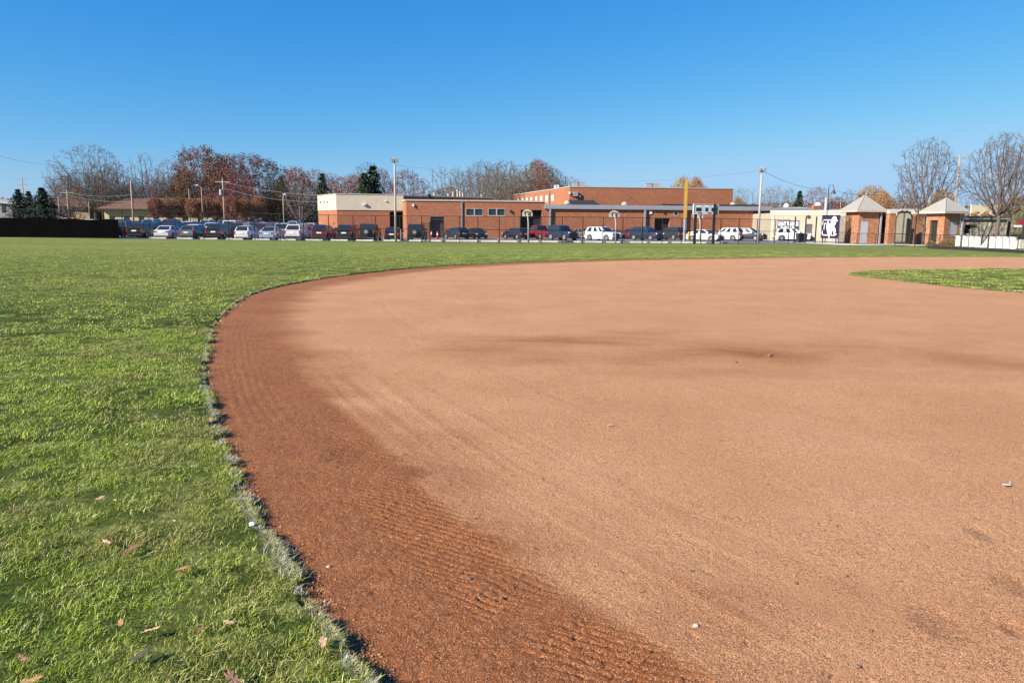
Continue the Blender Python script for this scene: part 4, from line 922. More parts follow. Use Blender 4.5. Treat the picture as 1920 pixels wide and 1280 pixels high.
for k, (x_, lab) in enumerate(((1499, 'dark green wheeled bin in front of the parked white car'), (1505.5, 'dark green wheeled bin beside the tall post left of the storage door'))):
    p = gp(x_, 455.3); b_ = empty('wheeled_bin', (p.x, p.y, 0), R(8), lab, 'wheeled bin', 'dark bins in front of the storage building')
    mb = MB(); mb.add([(-.25,-.28,.08),(.25,-.28,.08),(.25,.28,.08),(-.25,.28,.08),(-.32,-.36,.98),(.32,-.36,.98),(.32,.36,.98),(-.32,.36,.98)], [(0,3,2,1),(4,5,6,7),(0,1,5,4),(1,2,6,5),(2,3,7,6),(3,0,4,7)]); mb.build('body', M['bin'], b_)
    mb = MB(); mb.add([(-.35,-.4,.985),(.35,-.4,.985),(.35,.4,.985),(-.35,.4,.985),(-.3,-.33,1.08),(.3,-.33,1.08),(.3,.36,1.12),(-.3,.36,1.12)], [(0,3,2,1),(4,5,6,7),(0,1,5,4),(1,2,6,5),(2,3,7,6),(3,0,4,7)]); mb.build('lid', M['bin'], b_)
    for s_ in (-1, 1): mb = MB(); mb.tube([(s_*.3,.3,.1),(s_*.36,.3,.1)], .1, 10); mb.build('wheel', M['tyre'], b_)

# ------------------------------------------------------------------ poles, hoops, scoreboard
def pole(x_, yb, yt, rad, mat, name, lab, cat, group=None, Y_=None, build=None):
    p = gp(x_, yb) if Y_ is None else Vector((colx(x_, Y_, 2), Y_, 0)); h = top(x_, yt, p.y)
    z0 = float(gz(p.x, p.y)); r_ = empty(name, (p.x, p.y, z0), 0, lab, cat, group); mb = MB(); mb.tube([(0,0,-.2),(0,0,h*.5),(0,0,h-z0)], [rad,rad*.85,rad*.65], 10); mb.build('pole', mat, r_, smooth=True); return r_, h-z0, p
def floods(r_, h, n=2):
    for s_ in (-1, 1)[:n]:
        x = s_*.26
        mb = MB(); mb.add([(x-.10,-.25,h-.42),(x+.10,-.25,h-.42),(x+.12,-.05,h-.42),(x-.12,-.05,h-.42),(x-.15,-.34,h-.12),(x+.15,-.34,h-.12),(x+.12,-.05,h-.06),(x-.12,-.05,h-.06)], [(0,3,2,1),(4,5,6,7),(0,1,5,4),(1,2,6,5),(2,3,7,6),(3,0,4,7)]); mb.build('floodlight', M['steel'], r_)
    mb = MB(); mb.box((-.36,-.04,h-.5),(.36,.03,h-.45)); mb.build('bracket', M['steel'], r_)
fl, h_fl, p_fl = pole(742.3, 454.3, 295, .13, M['polegrey'], 'light_pole', 'tall grey wooden light pole with two floodlights in front of the annex building', 'light pole', 'tall grey light poles'); floods(fl, h_fl)
fr_, h_fr, p_fr = pole(1420.8, 456, 314, .15, M['polegrey'], 'light_pole', 'tall pale light pole with twin floodlights at the right end of the brick wing', 'light pole', 'tall grey light poles'); floods(fr_, h_fr)
r_, h, p = pole(1282.6, 455.4, 337.5, .05, M['yellow'], 'foul_pole', 'tall flat yellow foul pole left of the scoreboard', 'foul pole')
mb = MB(); mb.box((-.14,-.03,2.7),(.14,.03,h)); mb.build('mesh_panel', M['yellow'], r_)
for s_ in (-1, 1): mb = MB(); mb.tube([(s_*.165,0,2.6),(s_*.165,0,h)], .025, 6); mb.build('edge_tube', M['yellow'], r_)
mb = MB(); mb.tube([(0,0,-.1),(0,0,2.7)], .15, 8); mb.build('lower_post', M['fascia'], r_)
# scoreboard
sb = empty('scoreboard', (0,0,0), 0, 'grey electronic scoreboard with dark number windows on two black posts', 'scoreboard'); Ys = 78.0
w = Wall(xy(1300.8, Ys, 4), xy(1348, Ys+.4, 4)); u1 = w.L; zT = w.uz(1301, 382.2)[1]; zB = w.uz(1301, 402)[1]; hS = zT-zB
mb = MB(); w.box(mb, 0, u1, zB, zT, -.25, 0); mb.build('cabinet', plain('scoreboard_grey', srgb(190,196,214), .5, var=.06), sb)
mb = MB(); 
for (x0, x1, z0, z1) in ((0,u1,zT-.07,zT),(0,u1,zB,zB+.07),(0,.07,zB+.072,zT-.072),(u1-.07,u1,zB+.072,zT-.072)): w.box(mb, x0, x1, z0, z1, .002, .04)
mb.build('trim', M['cap'], sb)
for (x0, x1, y0, y1) in ((.10,.31,.36,.70),(.47,.57,.36,.70),(.71,.92,.36,.70),(.19,.33,.82,.93),(.58,.71,.82,.93),(.84,.93,.82,.93)):
    mb = MB(); w.box(mb, u1*x0, u1*x1, zT-hS*y1, zT-hS*y0, .002, .02); mb.build('number_window', M['void'], sb)
for (x0, x1, y0, y1) in ((.12,.29,.14,.29),(.43,.60,.14,.29),(.73,.90,.14,.29)):
    mb = MB(); w.box(mb, u1*x0, u1*x1, zT-hS*y1, zT-hS*y0, .002, .012); mb.build('name_plate', M['ink'], sb)
for x_ in (1303.5, 1338.5): p = gp(x_, 456.8); p = Vector((colx(x_, Ys+.2, 1.5), Ys+.3, 0)); mb = MB(); mb.box((p.x-.13,p.y-.1,-.1),(p.x+.13,p.y+.1,zT)); mb.build('post', M['black'], sb)
# basketball hoops
def hoop(x_, yb, yt, lab):
    p = gp(x_, yb); r_ = empty('basketball_hoop', (p.x, p.y, 0), 0, lab, 'basketball hoop', 'basketball hoops at the edge of the car park'); z1 = top(x_, yt, p.y)
    hB = 12.5*p.y/FPX; wB_ = 20*p.y/FPX/2; zc0 = z1-hB
    mb = MB(); mb.tube([(.12,.0,-.1),(.10,0,zc0*.75),(.02,.25,zc0+.1),(-.05,.75,zc0+.35)], [.09,.08,.07,.06], 8); mb.build('pole', M['polegrey'], r_, smooth=True)
    pts = [Vector((-wB_+.02,.8,zc0)), Vector((wB_-.02,.8,zc0)), Vector((wB_,.8,zc0+hB*.45)), Vector((wB_*.75,.8,zc0+hB*.8)), Vector((wB_*.3,.8,zc0+hB)), Vector((-wB_*.3,.8,zc0+hB)), Vector((-wB_*.75,.8,zc0+hB*.8)), Vector((-wB_,.8,zc0+hB*.45))]
    mb = MB(); mb.slab(pts, (0,1,0), .05); mb.build('backboard', M['cap'], r_)
    mb = MB()
    for s_ in (-1, 1): mb.tube([(s_*wB_*.45,.76,zc0+.1),(s_*wB_*.45,.76,zc0+hB*.7)], .025, 4)
    mb.tube([(-wB_*.45,.76,zc0+hB*.7),(wB_*.45,.76,zc0+hB*.7)], .025, 4); mb.tube([(-.05,.72,zc0+.3),(-wB_*.7,.76,zc0+hB*.6)], .02, 4); mb.tube([(-.05,.72,zc0+.3),(wB_*.7,.76,zc0+hB*.6)], .02, 4); mb.build('frame', M['black'], r_)
    mb = MB(); mb.tube([(.225*math.cos(t)*1.0, 1.1+.225*math.sin(t), zc0+.2) for t in np.linspace(0, 6.283, 13)], .012, 4); mb.build('rim', M['orange'], r_)
hoop(988.5, 455.5, 392.5, 'basketball hoop with curved grey pole in front of the dark brick recess')
hoop(1152, 455.5, 394.5, 'basketball hoop with thin grey pole beside the white car')
hoop(1310, 455.0, 397, 'basketball hoop half hidden behind the scoreboard')
p = gp(1291, 451.5); mb = MB(); mb.lathe([(.14,-.1),(.14,1.05),(.11,1.13),(.03,1.16)], (p.x,p.y,0), 12); tag(mb.build('bollard', M['yellow'], smooth=True), 'short yellow bollard right of the foul pole', 'bollard')
for x_, yb, lab in ((809, 447, 'orange traffic cone in front of the brick doorway, the left one of two'), (820.5, 449, 'orange traffic cone with pale collar, the right one of two by the brick doorway')):
    p = gp(x_, yb); r_ = empty('traffic_cone', (p.x,p.y,0), 0, lab, 'traffic cone', 'traffic cones by the doorway'); mb = MB(); mb.box((-.2,-.2,.012),(.2,.2,.05)); mb.build('base', M['orange'], r_)
    mb = MB(); mb.lathe([(.17,.05),(.07,.95),(.05,1.0)], (0,0,0), 12); mb.build('cone', M['orange'], r_, smooth=True); mb = MB(); mb.lathe([(.118,.55),(.095,.78)], (0,0,0), 12); mb.build('collar', M['white'], r_)
p = gp(751.5, 453.5); mb = MB(); mb.tube([(p.x,p.y,-.1),(p.x,p.y,1.35)], .07, 8); tag(mb.build('marker_post', M['polegrey']), 'short pale post right of the tall light pole by the parked jeep', 'post')
# iron pedestrian gate in the car park fence
pg = empty('pedestrian_gate', (0,0,0), 0, 'black upright iron panel gate next to the black jeep', 'gate'); a, b = gp(791, 455), gp(806.5, 454.2); mb = MB(); bars(mb, a, b, .05, lambda t: 1.95, 8, .022); mb.build('bars', M['black'], pg)
for p in (a, b): mb = MB(); mb.tube([(p.x,p.y,-.1),(p.x,p.y,2.1)], .06, 6); mb.build('post', M['black'], pg)
for z in (.15, 1.0, 1.93): mb = MB(); mb.tube([(a.x,a.y,z),(b.x,b.y,z)], .03, 4); mb.build('rail', M['black'], pg)
# gooseneck lamp
p = Vector((colx(1549, 88, 2), 88, 0)); z1 = top(1551, 346.5, 88); gl = empty('street_lamp', (p.x,p.y,0), 0, 'slender dark gooseneck street lamp rising above the stallion banner', 'street lamp'); k = 88/FPX
mb = MB(); mb.tube([(0,0,-.1),(.0,0,z1-.5*10*k)], .05, 8); mb.build('pole', M['bronze'], gl)
mb = MB(); rr = 4.6*k; mb.tube([(0,0,z1-rr-.1)]+[(rr-rr*math.cos(t),0,z1-rr+rr*math.sin(t)) for t in np.linspace(0,math.pi,9)]+[(2*rr,0,z1-rr-.25)], .035, 6); mb.build('arm', M['bronze'], gl)
mb = MB(); mb.lathe([(.06,.35),(.10,.2),(.12,.05),(.26,-.2),(.3,-.3)], (2*rr,0,z1-rr-.45), 12); mb.build('lamp_shade', M['bronze'], gl)
# utility poles
def upole(x_, Y_, yt, lab, arms=1, rad=.14, lampx=0, drum=False):
    r_, h, p = pole(x_, 0, yt, rad, M['wood'], 'utility_pole', lab, 'utility pole', 'wooden utility poles in the background', Y_)
    for k in range(arms):
        mb = MB(); mb.box((-1.2,-.06,h-.6-k*1.3),(1.2,.06,h-.48-k*1.3)); c = mb.build('crossarm', M['wood'], r_)
        for q in (-1.05,-.5,.5,1.05): mb = MB(); mb.lathe([(.03,0),(.05,.06),(.05,.14),(.02,.18)], (q,0,h-.48-k*1.3), 6); mb.build('insulator', M['insul'], c)
    if drum: mb = MB(); mb.tube([(-.35,-.1,h-2.6),(-.35,-.1,h-1.7)], .24, 10); mb.build('transformer', M['steel'], r_)
    if lampx: mb = MB(); mb.tube([(0,0,h-.1),(lampx*.7,0,h+.35),(lampx,0,h+.4)], .04, 5); c = mb.build('lamp_arm', M['steel'], r_); mb = MB(); mb.box((lampx-.3,-.12,h+.3),(lampx+.15,.12,h+.42)); mb.build('lamp_head', M['ink'], c)
    return r_, h, p
UP = {}
UP['a'] = upole(48.5, 190, 333, 'distant utility pole with three crossarms behind the spruces', 3, .16)
for nm, x_, Y_, yt, lab, kw in (('b', 113, 150, 368, 'thin utility pole right of the spruces, the leftmost of three close together', dict(arms=0, rad=.1)), ('c', 130, 146, 356, 'wooden utility pole in front of the tan house, middle of three close together', dict(arms=1)), ('d', 169, 152, 378, 'short thin pole right of the tan house at the feet of the bare trees', dict(arms=0, rad=.1)),
    ('e', 250.5, 118, 338.5, 'tall wooden utility pole standing in front of the left end of the long brown roof', dict(arms=0, rad=.17)), ('f', 357.5, 140, 355, 'plain wooden pole behind the car rows left of the small street light', dict(arms=0, rad=.11)), ('g', 381, 125, 351.5, 'dark street light pole with short arm above the rusty shrubs', dict(arms=0, rad=.09, lampx=-.6)),
    ('h', 421.5, 122, 335, 'wooden utility pole with grey transformer in front of the maroon tree', dict(arms=1, rad=.16, drum=True)), ('i', 532.5, 108, 369, 'grey street light pole with short arm behind the white hatchback row', dict(arms=0, rad=.09, lampx=.3)), ('j', 1787, 140, 291, 'leaning wooden utility pole with crossarm behind the right ticket booth', dict(arms=1, rad=.2)),
    ('k', 1573, 150, 372, 'thin distant utility pole right of the chimney', dict(arms=1, rad=.08))):
    UP[nm] = upole(x_, Y_, yt, lab, **kw)
def wire(A, B, sag, lab, rad=.018):
    pts = [A.lerp(B, t)-Vector((0,0,4*sag*t*(1-t))) for t in np.linspace(0,1,15)]; mb = MB(); mb.tube(pts, rad, 4); tag(mb.build('overhead_wire', M['insul']), lab, 'overhead wire', 'overhead wires')
def ptop(k, dz=0): r_, h, p = UP[k]; return Vector((p.x, p.y, h+r_.location.z-dz))
wire(at(-40, 281, 110), at(124, 311, 150), .6, 'thin wire falling from the upper left corner of the sky towards the bare trees')
wire(ptop('c', .4), ptop('e', 2.2), .5, 'upper wire from the pole by the tan house to the next tall pole', .028)
wire(ptop('c', .9), ptop('e', 3.2), .5, 'lower wire from the pole by the tan house to the next tall pole', .028)
wire(ptop('e', 2.2), ptop('h', 1.0), .6, 'upper wire across the rusty shrubs to the pole with transformer', .028)
wire(ptop('e', 3.2), ptop('h', 3.0), .8, 'lower wire across the rusty shrubs to the pole with transformer', .028)
wire(ptop('h', .5), at(600, 366, 116), .4, 'upper wire from the transformer pole to the annex building', .028)
wire(ptop('h', 1.5), at(600, 378, 116), .6, 'lower wire from the transformer pole to the annex building', .028)
wire(Vector((p_fl.x, p_fl.y, h_fl-.7)), at(830, 314, 150), .3, 'thin wire from the left light pole towards the sparse bare tree', .013)
wire(at(1060, 332, 150), Vector((p_fr.x, p_fr.y, h_fr-.3)), 1.0, 'long sagging wire from behind the gymnasium to the right light pole', .018)
wire(Vector((p_fr.x, p_fr.y, h_fr-.3)), at(1548, 353.5, 100), .6, 'wire from the right light pole down to the gooseneck lamp', .02)
wire(at(1562, 357, 100), at(1700, 372, 130), .4, 'wire running right from the gooseneck lamp towards the bare tree', .02)
# billboard
bb = empty('billboard', (0,0,0), 0, 'pale billboard with faded food pictures behind the shed roof', 'billboard'); Yq = 130; w = Wall(xy(1822, Yq, 6), xy(1882, Yq+1, 6)); zT, zB = w.uz(1824, 384.5)[1], w.uz(1824, 405)[1]; u1 = w.L
mb = MB(); w.box(mb, 0, u1, zB, zT, -.2, 0); mb.build('panel', plain('billboard_cream', srgb(242,226,196), .6, var=.06, scale=.5), bb)
rb = random.Random(4); cols = [srgb(176,70,60), srgb(206,120,60), srgb(120,150,60), srgb(220,170,90), srgb(150,60,50), srgb(236,236,220)]
for k in range(16):
    u = (.03+.9*k/16)*u1; zq_ = zB+(zT-zB)*(.1+.22*rb.random()); mb = MB(); rr = .28+.2*rb.random()
    mb.slab([w.P(u+rr*1.3*math.cos(t), zq_+rr*.55*math.sin(t), .004+k*.002) for t in np.linspace(0, 5.8, 9)], w.n, .001); mb.build('food_picture', plain('print_%d' % (k%6), cols[k%6], .6), bb)
for x_ in (.15, .85): p = w.P(u1*x_, 0, -.4); mb = MB(); mb.tube([(p.x,p.y,-.1),(p.x,p.y,zT-.3)], .15, 8); mb.build('post', M['steel'], bb)
# far right bits
p = gp(1914.5, 462); mb = MB(); mb.tube([(p.x,p.y,-.1),(p.x,p.y,top(1914.5,385,p.y))], .1, 8); mb.lathe([(.12,0),(.12,.1),(.04,.16)], (p.x,p.y,top(1914.5,385,p.y)), 8); tag(mb.build('steel_post', M['black']), 'thick black post at the right edge of the photo', 'post')
sn = empty('roadside_sign', (0,0,0), 0, 'white sign with red stripe low at the right edge behind the black post', 'sign'); a = at(1903, 417, 100); b = at(1926, 426, 100)
mb = MB(); mb.box((a.x,100,b.z),(b.x,100.1,a.z-.35)); mb.build('panel', M['ink'], sn); mb = MB(); mb.box((a.x+.6,100,a.z-.347),(b.x,100.1,a.z+.3)); mb.build('stripe', M['redsign'], sn); mb = MB(); mb.box((b.x-.6,100.02,0),(b.x-.4,100.08,b.z-.003)); mb.build('post', M['black'], sn)
p = gp(1917, 466); mb = MB(); mb.prism([(p.x-.25,p.y),(p.x+.9,p.y),(p.x+.9,p.y+.6),(p.x-.25,p.y+.6)], 0, .7); mb.prism([(p.x-.18,p.y+.05),(p.x+.8,p.y+.05),(p.x+.8,p.y+.5),(p.x-.18,p.y+.5)], .703, .8); tag(mb.build('concrete_block', M['concrete']), 'squat concrete block at the right edge beside the white panels', 'block')
gd = empty('guard_rail', (0,0,0), 0, 'dark railing behind the white panels at the right edge', 'railing'); a, b = at(1890, 441, 84), at(1960, 443, 80)
for z in (.45,.8,1.1): mb = MB(); mb.tube([(a.x,a.y,z),(b.x,b.y,z)], .05, 6); mb.build('rail', M['black'], gd)
for t in (0,.33,.66,1): q = a.lerp(b,t); mb = MB(); mb.tube([(q.x,q.y,-.1),(q.x,q.y,1.2)], .06, 6); mb.build('post', M['black'], gd)
#@@PART3
# ------------------------------------------------------------------ cars
def car_profile(kind):
    # x along the car (front = +x), z up; returns lower body outline, cabin frustum, sizes
    D = dict(
        sedan=dict(L=4.7, W=1.82, H=1.45, belt=.92, hood=.82, x=(-2.0,-1.15,.35,1.25), rear=.93, wr=.33),
        hatch=dict(L=4.2, W=1.76, H=1.50, belt=.95, hood=.88, x=(-2.0,-1.55,.45,1.30), rear=.97, wr=.32),
        suv=dict(L=4.7, W=1.90, H=1.72, belt=1.08, hood=1.02, x=(-2.28,-1.85,.35,1.20), rear=1.08, wr=.37),
        jeep=dict(L=4.2, W=1.85, H=1.85, belt=1.18, hood=1.12, x=(-2.02,-1.92,.25,.62), rear=1.18, wr=.42),
        van=dict(L=5.1, W=1.98, H=1.80, belt=1.05, hood=.98, x=(-2.5,-2.25,.75,1.75), rear=1.05, wr=.35),
        pickup=dict(L=5.4, W=1.98, H=1.85, belt=1.15, hood=1.10, x=(-.75,-.45,.75,1.35), rear=1.12, wr=.40))
    return D[kind]
def make_car(kind, label):
    d = car_profile(kind); L, W, H_, belt, hood, wr = d['L'], d['W'], d['H'], d['belt'], d['hood'], d['wr']; f, b = L/2, -L/2; hw = W/2
    root = empty('parked_car', (0,0,0), 0, label, 'car', 'cars in the car park'); ax = (L*.30, -L*.29); gc = .20 if kind not in ('jeep','pickup') else .32
    def archp(cx):
        return [(cx+(wr+.07)*math.cos(t), wr+(wr+.07)*math.sin(t)) for t in np.linspace(-.35, math.pi+.35, 9)]
    x0, x1, x2, x3 = d['x']
    sq = kind in ('jeep','pickup')
    prof = [(b+.03, .42), (b+.1, gc)]
    a2 = [(x, max(z, gc)) for x, z in archp(ax[1])][::-1]; a1 = [(x, max(z, gc)) for x, z in archp(ax[0])][::-1]
    prof += a2+a1+[(f-.12, gc), (f, .40), (f-.02, .62), (f-.10 if not sq else f-.04, hood-.08), (f-.30 if not sq else f-.1, hood), (x3, belt-.0), (x0, belt), (b+.18 if not sq else b+.05, d['rear']), (b+.03, d['rear']-.10), (b, .62)]
    mb = MB(); n = len(prof); rings = []
    def ring(y, s_, zs=1.0):
        idx0 = len(mb.v)
        for (x, z) in prof:
            k = abs(x)/(L/2); nar = 1-.10*max(0, k-.72)/.28; up = 1-.06*max(0, (z-.65)/.5)
            mb.v.append((x*(1-s_*.012), y*nar*up, z if z < .5 else z-s_*.03)); 
        return list(range(idx0, idx0+n))
    ys = (-hw, -hw+.07, hw-.07, hw); R_ = [ring(ys[0],1), ring(ys[1],0), ring(ys[2],0), ring(ys[3],1)]
    for k in range(3):
        for i in range(n): j = (i+1)%n; mb.f.append((R_[k][i], R_[k][j], R_[k+1][j], R_[k+1][i])); mb.m.append(0)
    mb.f.append(tuple(R_[0][::-1])); mb.m.append(0); mb.f.append(tuple(R_[3])); mb.m.append(0)
    # cabin frustum
    cw, rw = hw-.10, hw-.26 if kind not in ('jeep','van') else hw-.18
    Bt = [(x0,-cw,belt-.02),(x3,-cw,belt-.02),(x3,cw,belt-.02),(x0,cw,belt-.02)]; Tp = [(x1,-rw,H_-.06),(x2,-rw,H_-.06),(x2,rw,H_-.06),(x1,rw,H_-.06)]
    T2 = [(x1+.25,-rw+.2,H_),(x2-.3,-rw+.2,H_),(x2-.3,rw-.2,H_),(x1+.25,rw-.2,H_)]; bb_ = len(mb.v); mb.v += Bt+Tp+T2
    for q in ((0,1,5,4),(1,2,6,5),(2,3,7,6),(3,0,4,7),(4,5,9,8),(5,6,10,9),(6,7,11,10),(7,4,8,11),(8,9,10,11)): mb.f.append(tuple(bb_+i for i in q)); mb.m.append(0)
    if kind == 'pickup':
        mb.box((b+.12,-hw+.1,belt-.1),(x0-.05,-hw+.18,belt+.08)); mb.box((b+.12,hw-.18,belt-.1),(x0-.05,hw-.1,belt+.08))
    body = mb.build('body', M['paint'], root)
    me = body.data; bm = bmesh.new(); bm.from_mesh(me); bmesh.ops.triangulate(bm, faces=[q for q in bm.faces if len(q.verts) > 4]); bm.to_mesh(me); bm.free()
    def quad(a_, b_, c_, d_, inset, out, name, mat, splits=((0,1),)):
        a_, b_, c_, d_ = map(Vector, (a_, b_, c_, d_)); n_ = (b_-a_).cross(d_-a_).normalized()
        for (s0, s1) in splits:
            f_ = lambda u, v: (a_.lerp(b_, u)).lerp(d_.lerp(c_, u), v)
            P_ = [f_(s0+inset*.6, inset), f_(s1-inset*.6, inset), f_(s1-inset*.6, 1-inset*.8), f_(s0+inset*.6, 1-inset*.8)]; m2 = MB(); m2.slab(P_, n_, out); m2.build(name, mat, root)
    quad(Bt[1], Bt[2], Tp[2], Tp[1], .09, .012, 'windscreen', M['glass'])
    quad(Bt[3], Bt[0], Tp[0], Tp[3], .12, .012, 'rear_window', M['glass'])
    sp = ((.05,.36),(.38,.66),(.68,.93)) if kind in ('suv','van') else ((.08,.50),(.52,.93))
    if kind == 'jeep': sp = ((.03,.36),(.40,.68),(.71,.98))
    if kind == 'pickup': sp = ((.03,.5),(.53,.95))
    quad(Bt[0], Bt[1], Tp[1], Tp[0], .10, .012, 'side_window', M['glass'], sp); quad(Bt[2], Bt[3], Tp[3], Tp[2], .10, .012, 'side_window', M['glass'], [(1-e, 1-s) for s, e in sp])
    for cx in ax:
        for s_ in (-1, 1):
            y1 = s_*(hw-.01); m2 = MB(); m2.tube([(cx,y1-s_*.2,wr),(cx,y1,wr)], wr, 16); wh_ = m2.build('wheel', M['tyre'], root)
            m2 = MB(); m2.tube([(cx,y1-s_*.02,wr),(cx,y1+s_*.012,wr)], wr*.62, 12); m2.build('rim', M['rim'], wh_)
    zl = d['rear']-.18
    for s_ in (-1, 1):
        m2 = MB()
        if kind in ('suv','van','hatch','jeep','pickup'): m2.box((b-.012, min(s_*(hw-.20), s_*(hw-.08)), zl-.22), (b+.14, max(s_*(hw-.20), s_*(hw-.08)), zl+.12))
        else: m2.box((b-.008, min(s_*(hw-.42), s_*(hw-.10)), zl-.08), (b+.14, max(s_*(hw-.42), s_*(hw-.10)), zl+.08))
        m2.build('tail_light', M['red'], root)
        m2 = MB(); m2.box((f-.25, min(s_*(hw-.42), s_*(hw-.11)), hood-.22), (f-.005, max(s_*(hw-.42), s_*(hw-.11)), hood-.08)); m2.build('headlight', M['lens'], root)
        m2 = MB(); m2.box((x3-.28, min(s_*(hw-.06), s_*(hw+.14)), belt-.0), (x3-.12, max(s_*(hw-.06), s_*(hw+.14)), belt+.14)); m2.build('mirror', M['blackpl'], root)
    m2 = MB(); m2.box((b-.02,-.26,zl-.14), (b+.05,.26,zl-.0)); m2.build('number_plate', M['plate'], root)
    m2 = MB(); m2.box((f-.1,-hw*.45,.38), (f+.012,hw*.45,hood-.16)); m2.build('grille', M['blackpl'], root)
    m2 = MB(); m2.box((b-.045,-hw+.14,.30), (b+.1,hw-.14,.44)); m2.build('rear_bumper', M['blackpl'] if kind in ('suv','jeep','pickup') else M['paint'], root)
    m2 = MB(); m2.box((f-.1,-hw+.14,.26), (f+.03,hw-.14,.36)); m2.build('front_bumper', M['blackpl'], root)
    if kind == 'jeep':
        m2 = MB(); m2.tube([(b-.03,0,.98),(b-.27,0,.98)], .37, 16); sw = m2.build('spare_wheel', M['tyre'], root); m2 = MB(); m2.tube([(b-.26,0,.98),(b-.285,0,.98)], .2, 12); m2.build('rim', M['rim'], sw)
    if kind in ('suv','jeep','van'):
        for s_ in (-1, 1): m2 = MB(); m2.tube([(x1+.2,s_*(rw-.12),H_+.04),(x2-.25,s_*(rw-.12),H_+.04)], .02, 4); m2.build('roof_rail', M['blackpl'], root)
    return root
protos = {}
CC = dict(black=(.012,.012,.014,1), navy=(.008,.013,.035,1), blue=(.02,.05,.14,1), white=(.6,.61,.63,1), silver=(.34,.37,.42,1), grey=(.12,.125,.135,1), darkred=(.14,.008,.015,1), red=(.5,.012,.02,1), maroon=(.07,.012,.022,1), ltblue=(.26,.36,.46,1), champagne=(.42,.38,.30,1))
nice = dict(sedan='sedan', hatch='hatchback', suv='sport utility car', jeep='boxy off-road car', van='minivan', pickup='pickup truck'); cn = dict(ltblue='pale blue', darkred='dark red', navy='navy blue', champagne='beige')
def put_car(kind, col, X_, Y_, yaw, label):
    if kind not in protos: c = protos[kind] = make_car(kind, label)
    else: c = copy_tree(protos[kind])
    c.location = (X_, Y_, float(gz(X_, Y_))); e_ = .02 if Y_ > 84 else 0
    dz = float(gz(X_, Y_+2)-gz(X_, Y_-2))/4
    c.rotation_euler = (0, 0, yaw); c['label'] = label
    if dz > .004: c.rotation_euler = (Matrix.Rotation(math.atan(dz), 3, 'X') @ Matrix.Rotation(yaw, 3, 'Z')).to_euler()
    c.location.z += .014
    for ch in c.children:
        if ch.data.materials and ch.data.materials[0] == M['paint']: ch.color = CC[col]
    return c
UPY = R(90)
# front row, left: tails towards the field
row1 = [(20,'suv','navy'),(66,'van','grey'),(112,'sedan','black'),(158,'sedan','grey'),(204,'pickup','black'),(249,'suv','black'),(299,'sedan','white'),(347,'hatch','grey'),(398,'suv','black'),(450,'hatch','white'),(497,'sedan','ltblue'),(546,'suv','white'),(596,'suv','maroon'),(643,'suv','black'),(686,'jeep','black'),(731,'hatch','black'),(776,'jeep','black')]
nth = ['first','second','third','fourth','fifth','sixth','seventh','eighth','ninth','tenth','eleventh','twelfth','thirteenth','fourteenth','fifteenth','sixteenth','seventeenth','eighteenth','nineteenth','twentieth']+['%dth' % k for k in range(21, 60)]
uniq = {249:'black car just right of the black privacy screen, tail towards the field', 299:'white front row sedan, second car right of the black privacy screen', 347:'grey hatchback right of the white sedan in the front row', 398:'black sport utility car left of the small white hatchback in the front row', 450:'small white hatchback right of a black sport utility car in the front row', 497:'pale blue sedan in the front row left of a white sport utility car',
        546:'white sport utility car right of the pale blue sedan in the front row', 596:'maroon sport utility car in the front row just left of the annex corner', 643:'black sport utility car in front of the annex brick wall, left of the red car', 686:'black off-road car with spare wheel right of the red car in front of the annex', 731:'small black hatchback left of the grey light pole', 776:'black off-road car with spare wheel right of the grey light pole'}
for i, (px_, kd, cl) in enumerate(row1):
    L = car_profile(kd)['L']; Yt = 82.6+(.0 if px_ < 500 else -.2); X_ = colx(px_+2, Yt, .8)
    lab = uniq.get(px_, f"{cn.get(cl, cl)} {nice[kd]} behind the black privacy screen, {nth[i]} from left in front row")
    put_car(kd, cl, X_, Yt+L/2, UPY+R(random.Random(i).uniform(-1.5,1.5)), lab)
# rows behind
rc = random.Random(12); ri = 0
key2 = {1:{420:('sedan','navy'), 475:('suv','darkred'), 520:('van','silver'), 568:('sedan','darkred'), 614:('sedan','silver'), 661:('suv','white'), 672:('pickup','red')}}
for row, (Yr, face, xs) in enumerate(((91.6, -1, None), (104, 1, None), (109.8, -1, None), (122.5, 1, None), (128, -1, None))):
    x_ = -112.0; k = 0; X_end = colx(592 if row else 668, Yr)
    X_ = colx(-20, Yr)+(row%3)*.7
    while X_ < X_end:
        kd = rc.choice(['sedan','sedan','sedan','sedan','hatch','hatch','suv']); cl = rc.choice(['black','navy','blue','white','silver','grey','grey','silver','darkred','ltblue','white','navy'])
        pxx = 960+FPX*X_/Yr*1.0; skip = rc.random() < (.08 if row < 3 else .2)
        if row == 0:
            for kp, (a_, b_) in {475:('suv','darkred'), 520:('van','silver'), 568:('sedan','darkred'), 614:('sedan','silver'), 662:('pickup','red'), 425:('sedan','blue'), 330:('sedan','navy')}.items():
                if abs(pxx-kp) < 22: kd, cl, skip = a_, b_, False
        if row == 1 and 440 < pxx < 480: kd, cl, skip = 'van', 'white', False
        if not skip:
            k += 1; c = put_car(kd, cl, X_+rc.uniform(-.1,.1), Yr+rc.uniform(-.3,.3), UPY*face+R(rc.uniform(-1.5,1.5)), f"{cn.get(cl, cl)} {nice[kd]}, {nth[k-1]} from left in {nth[row+1]} row of the left lot")
        X_ += 2.78
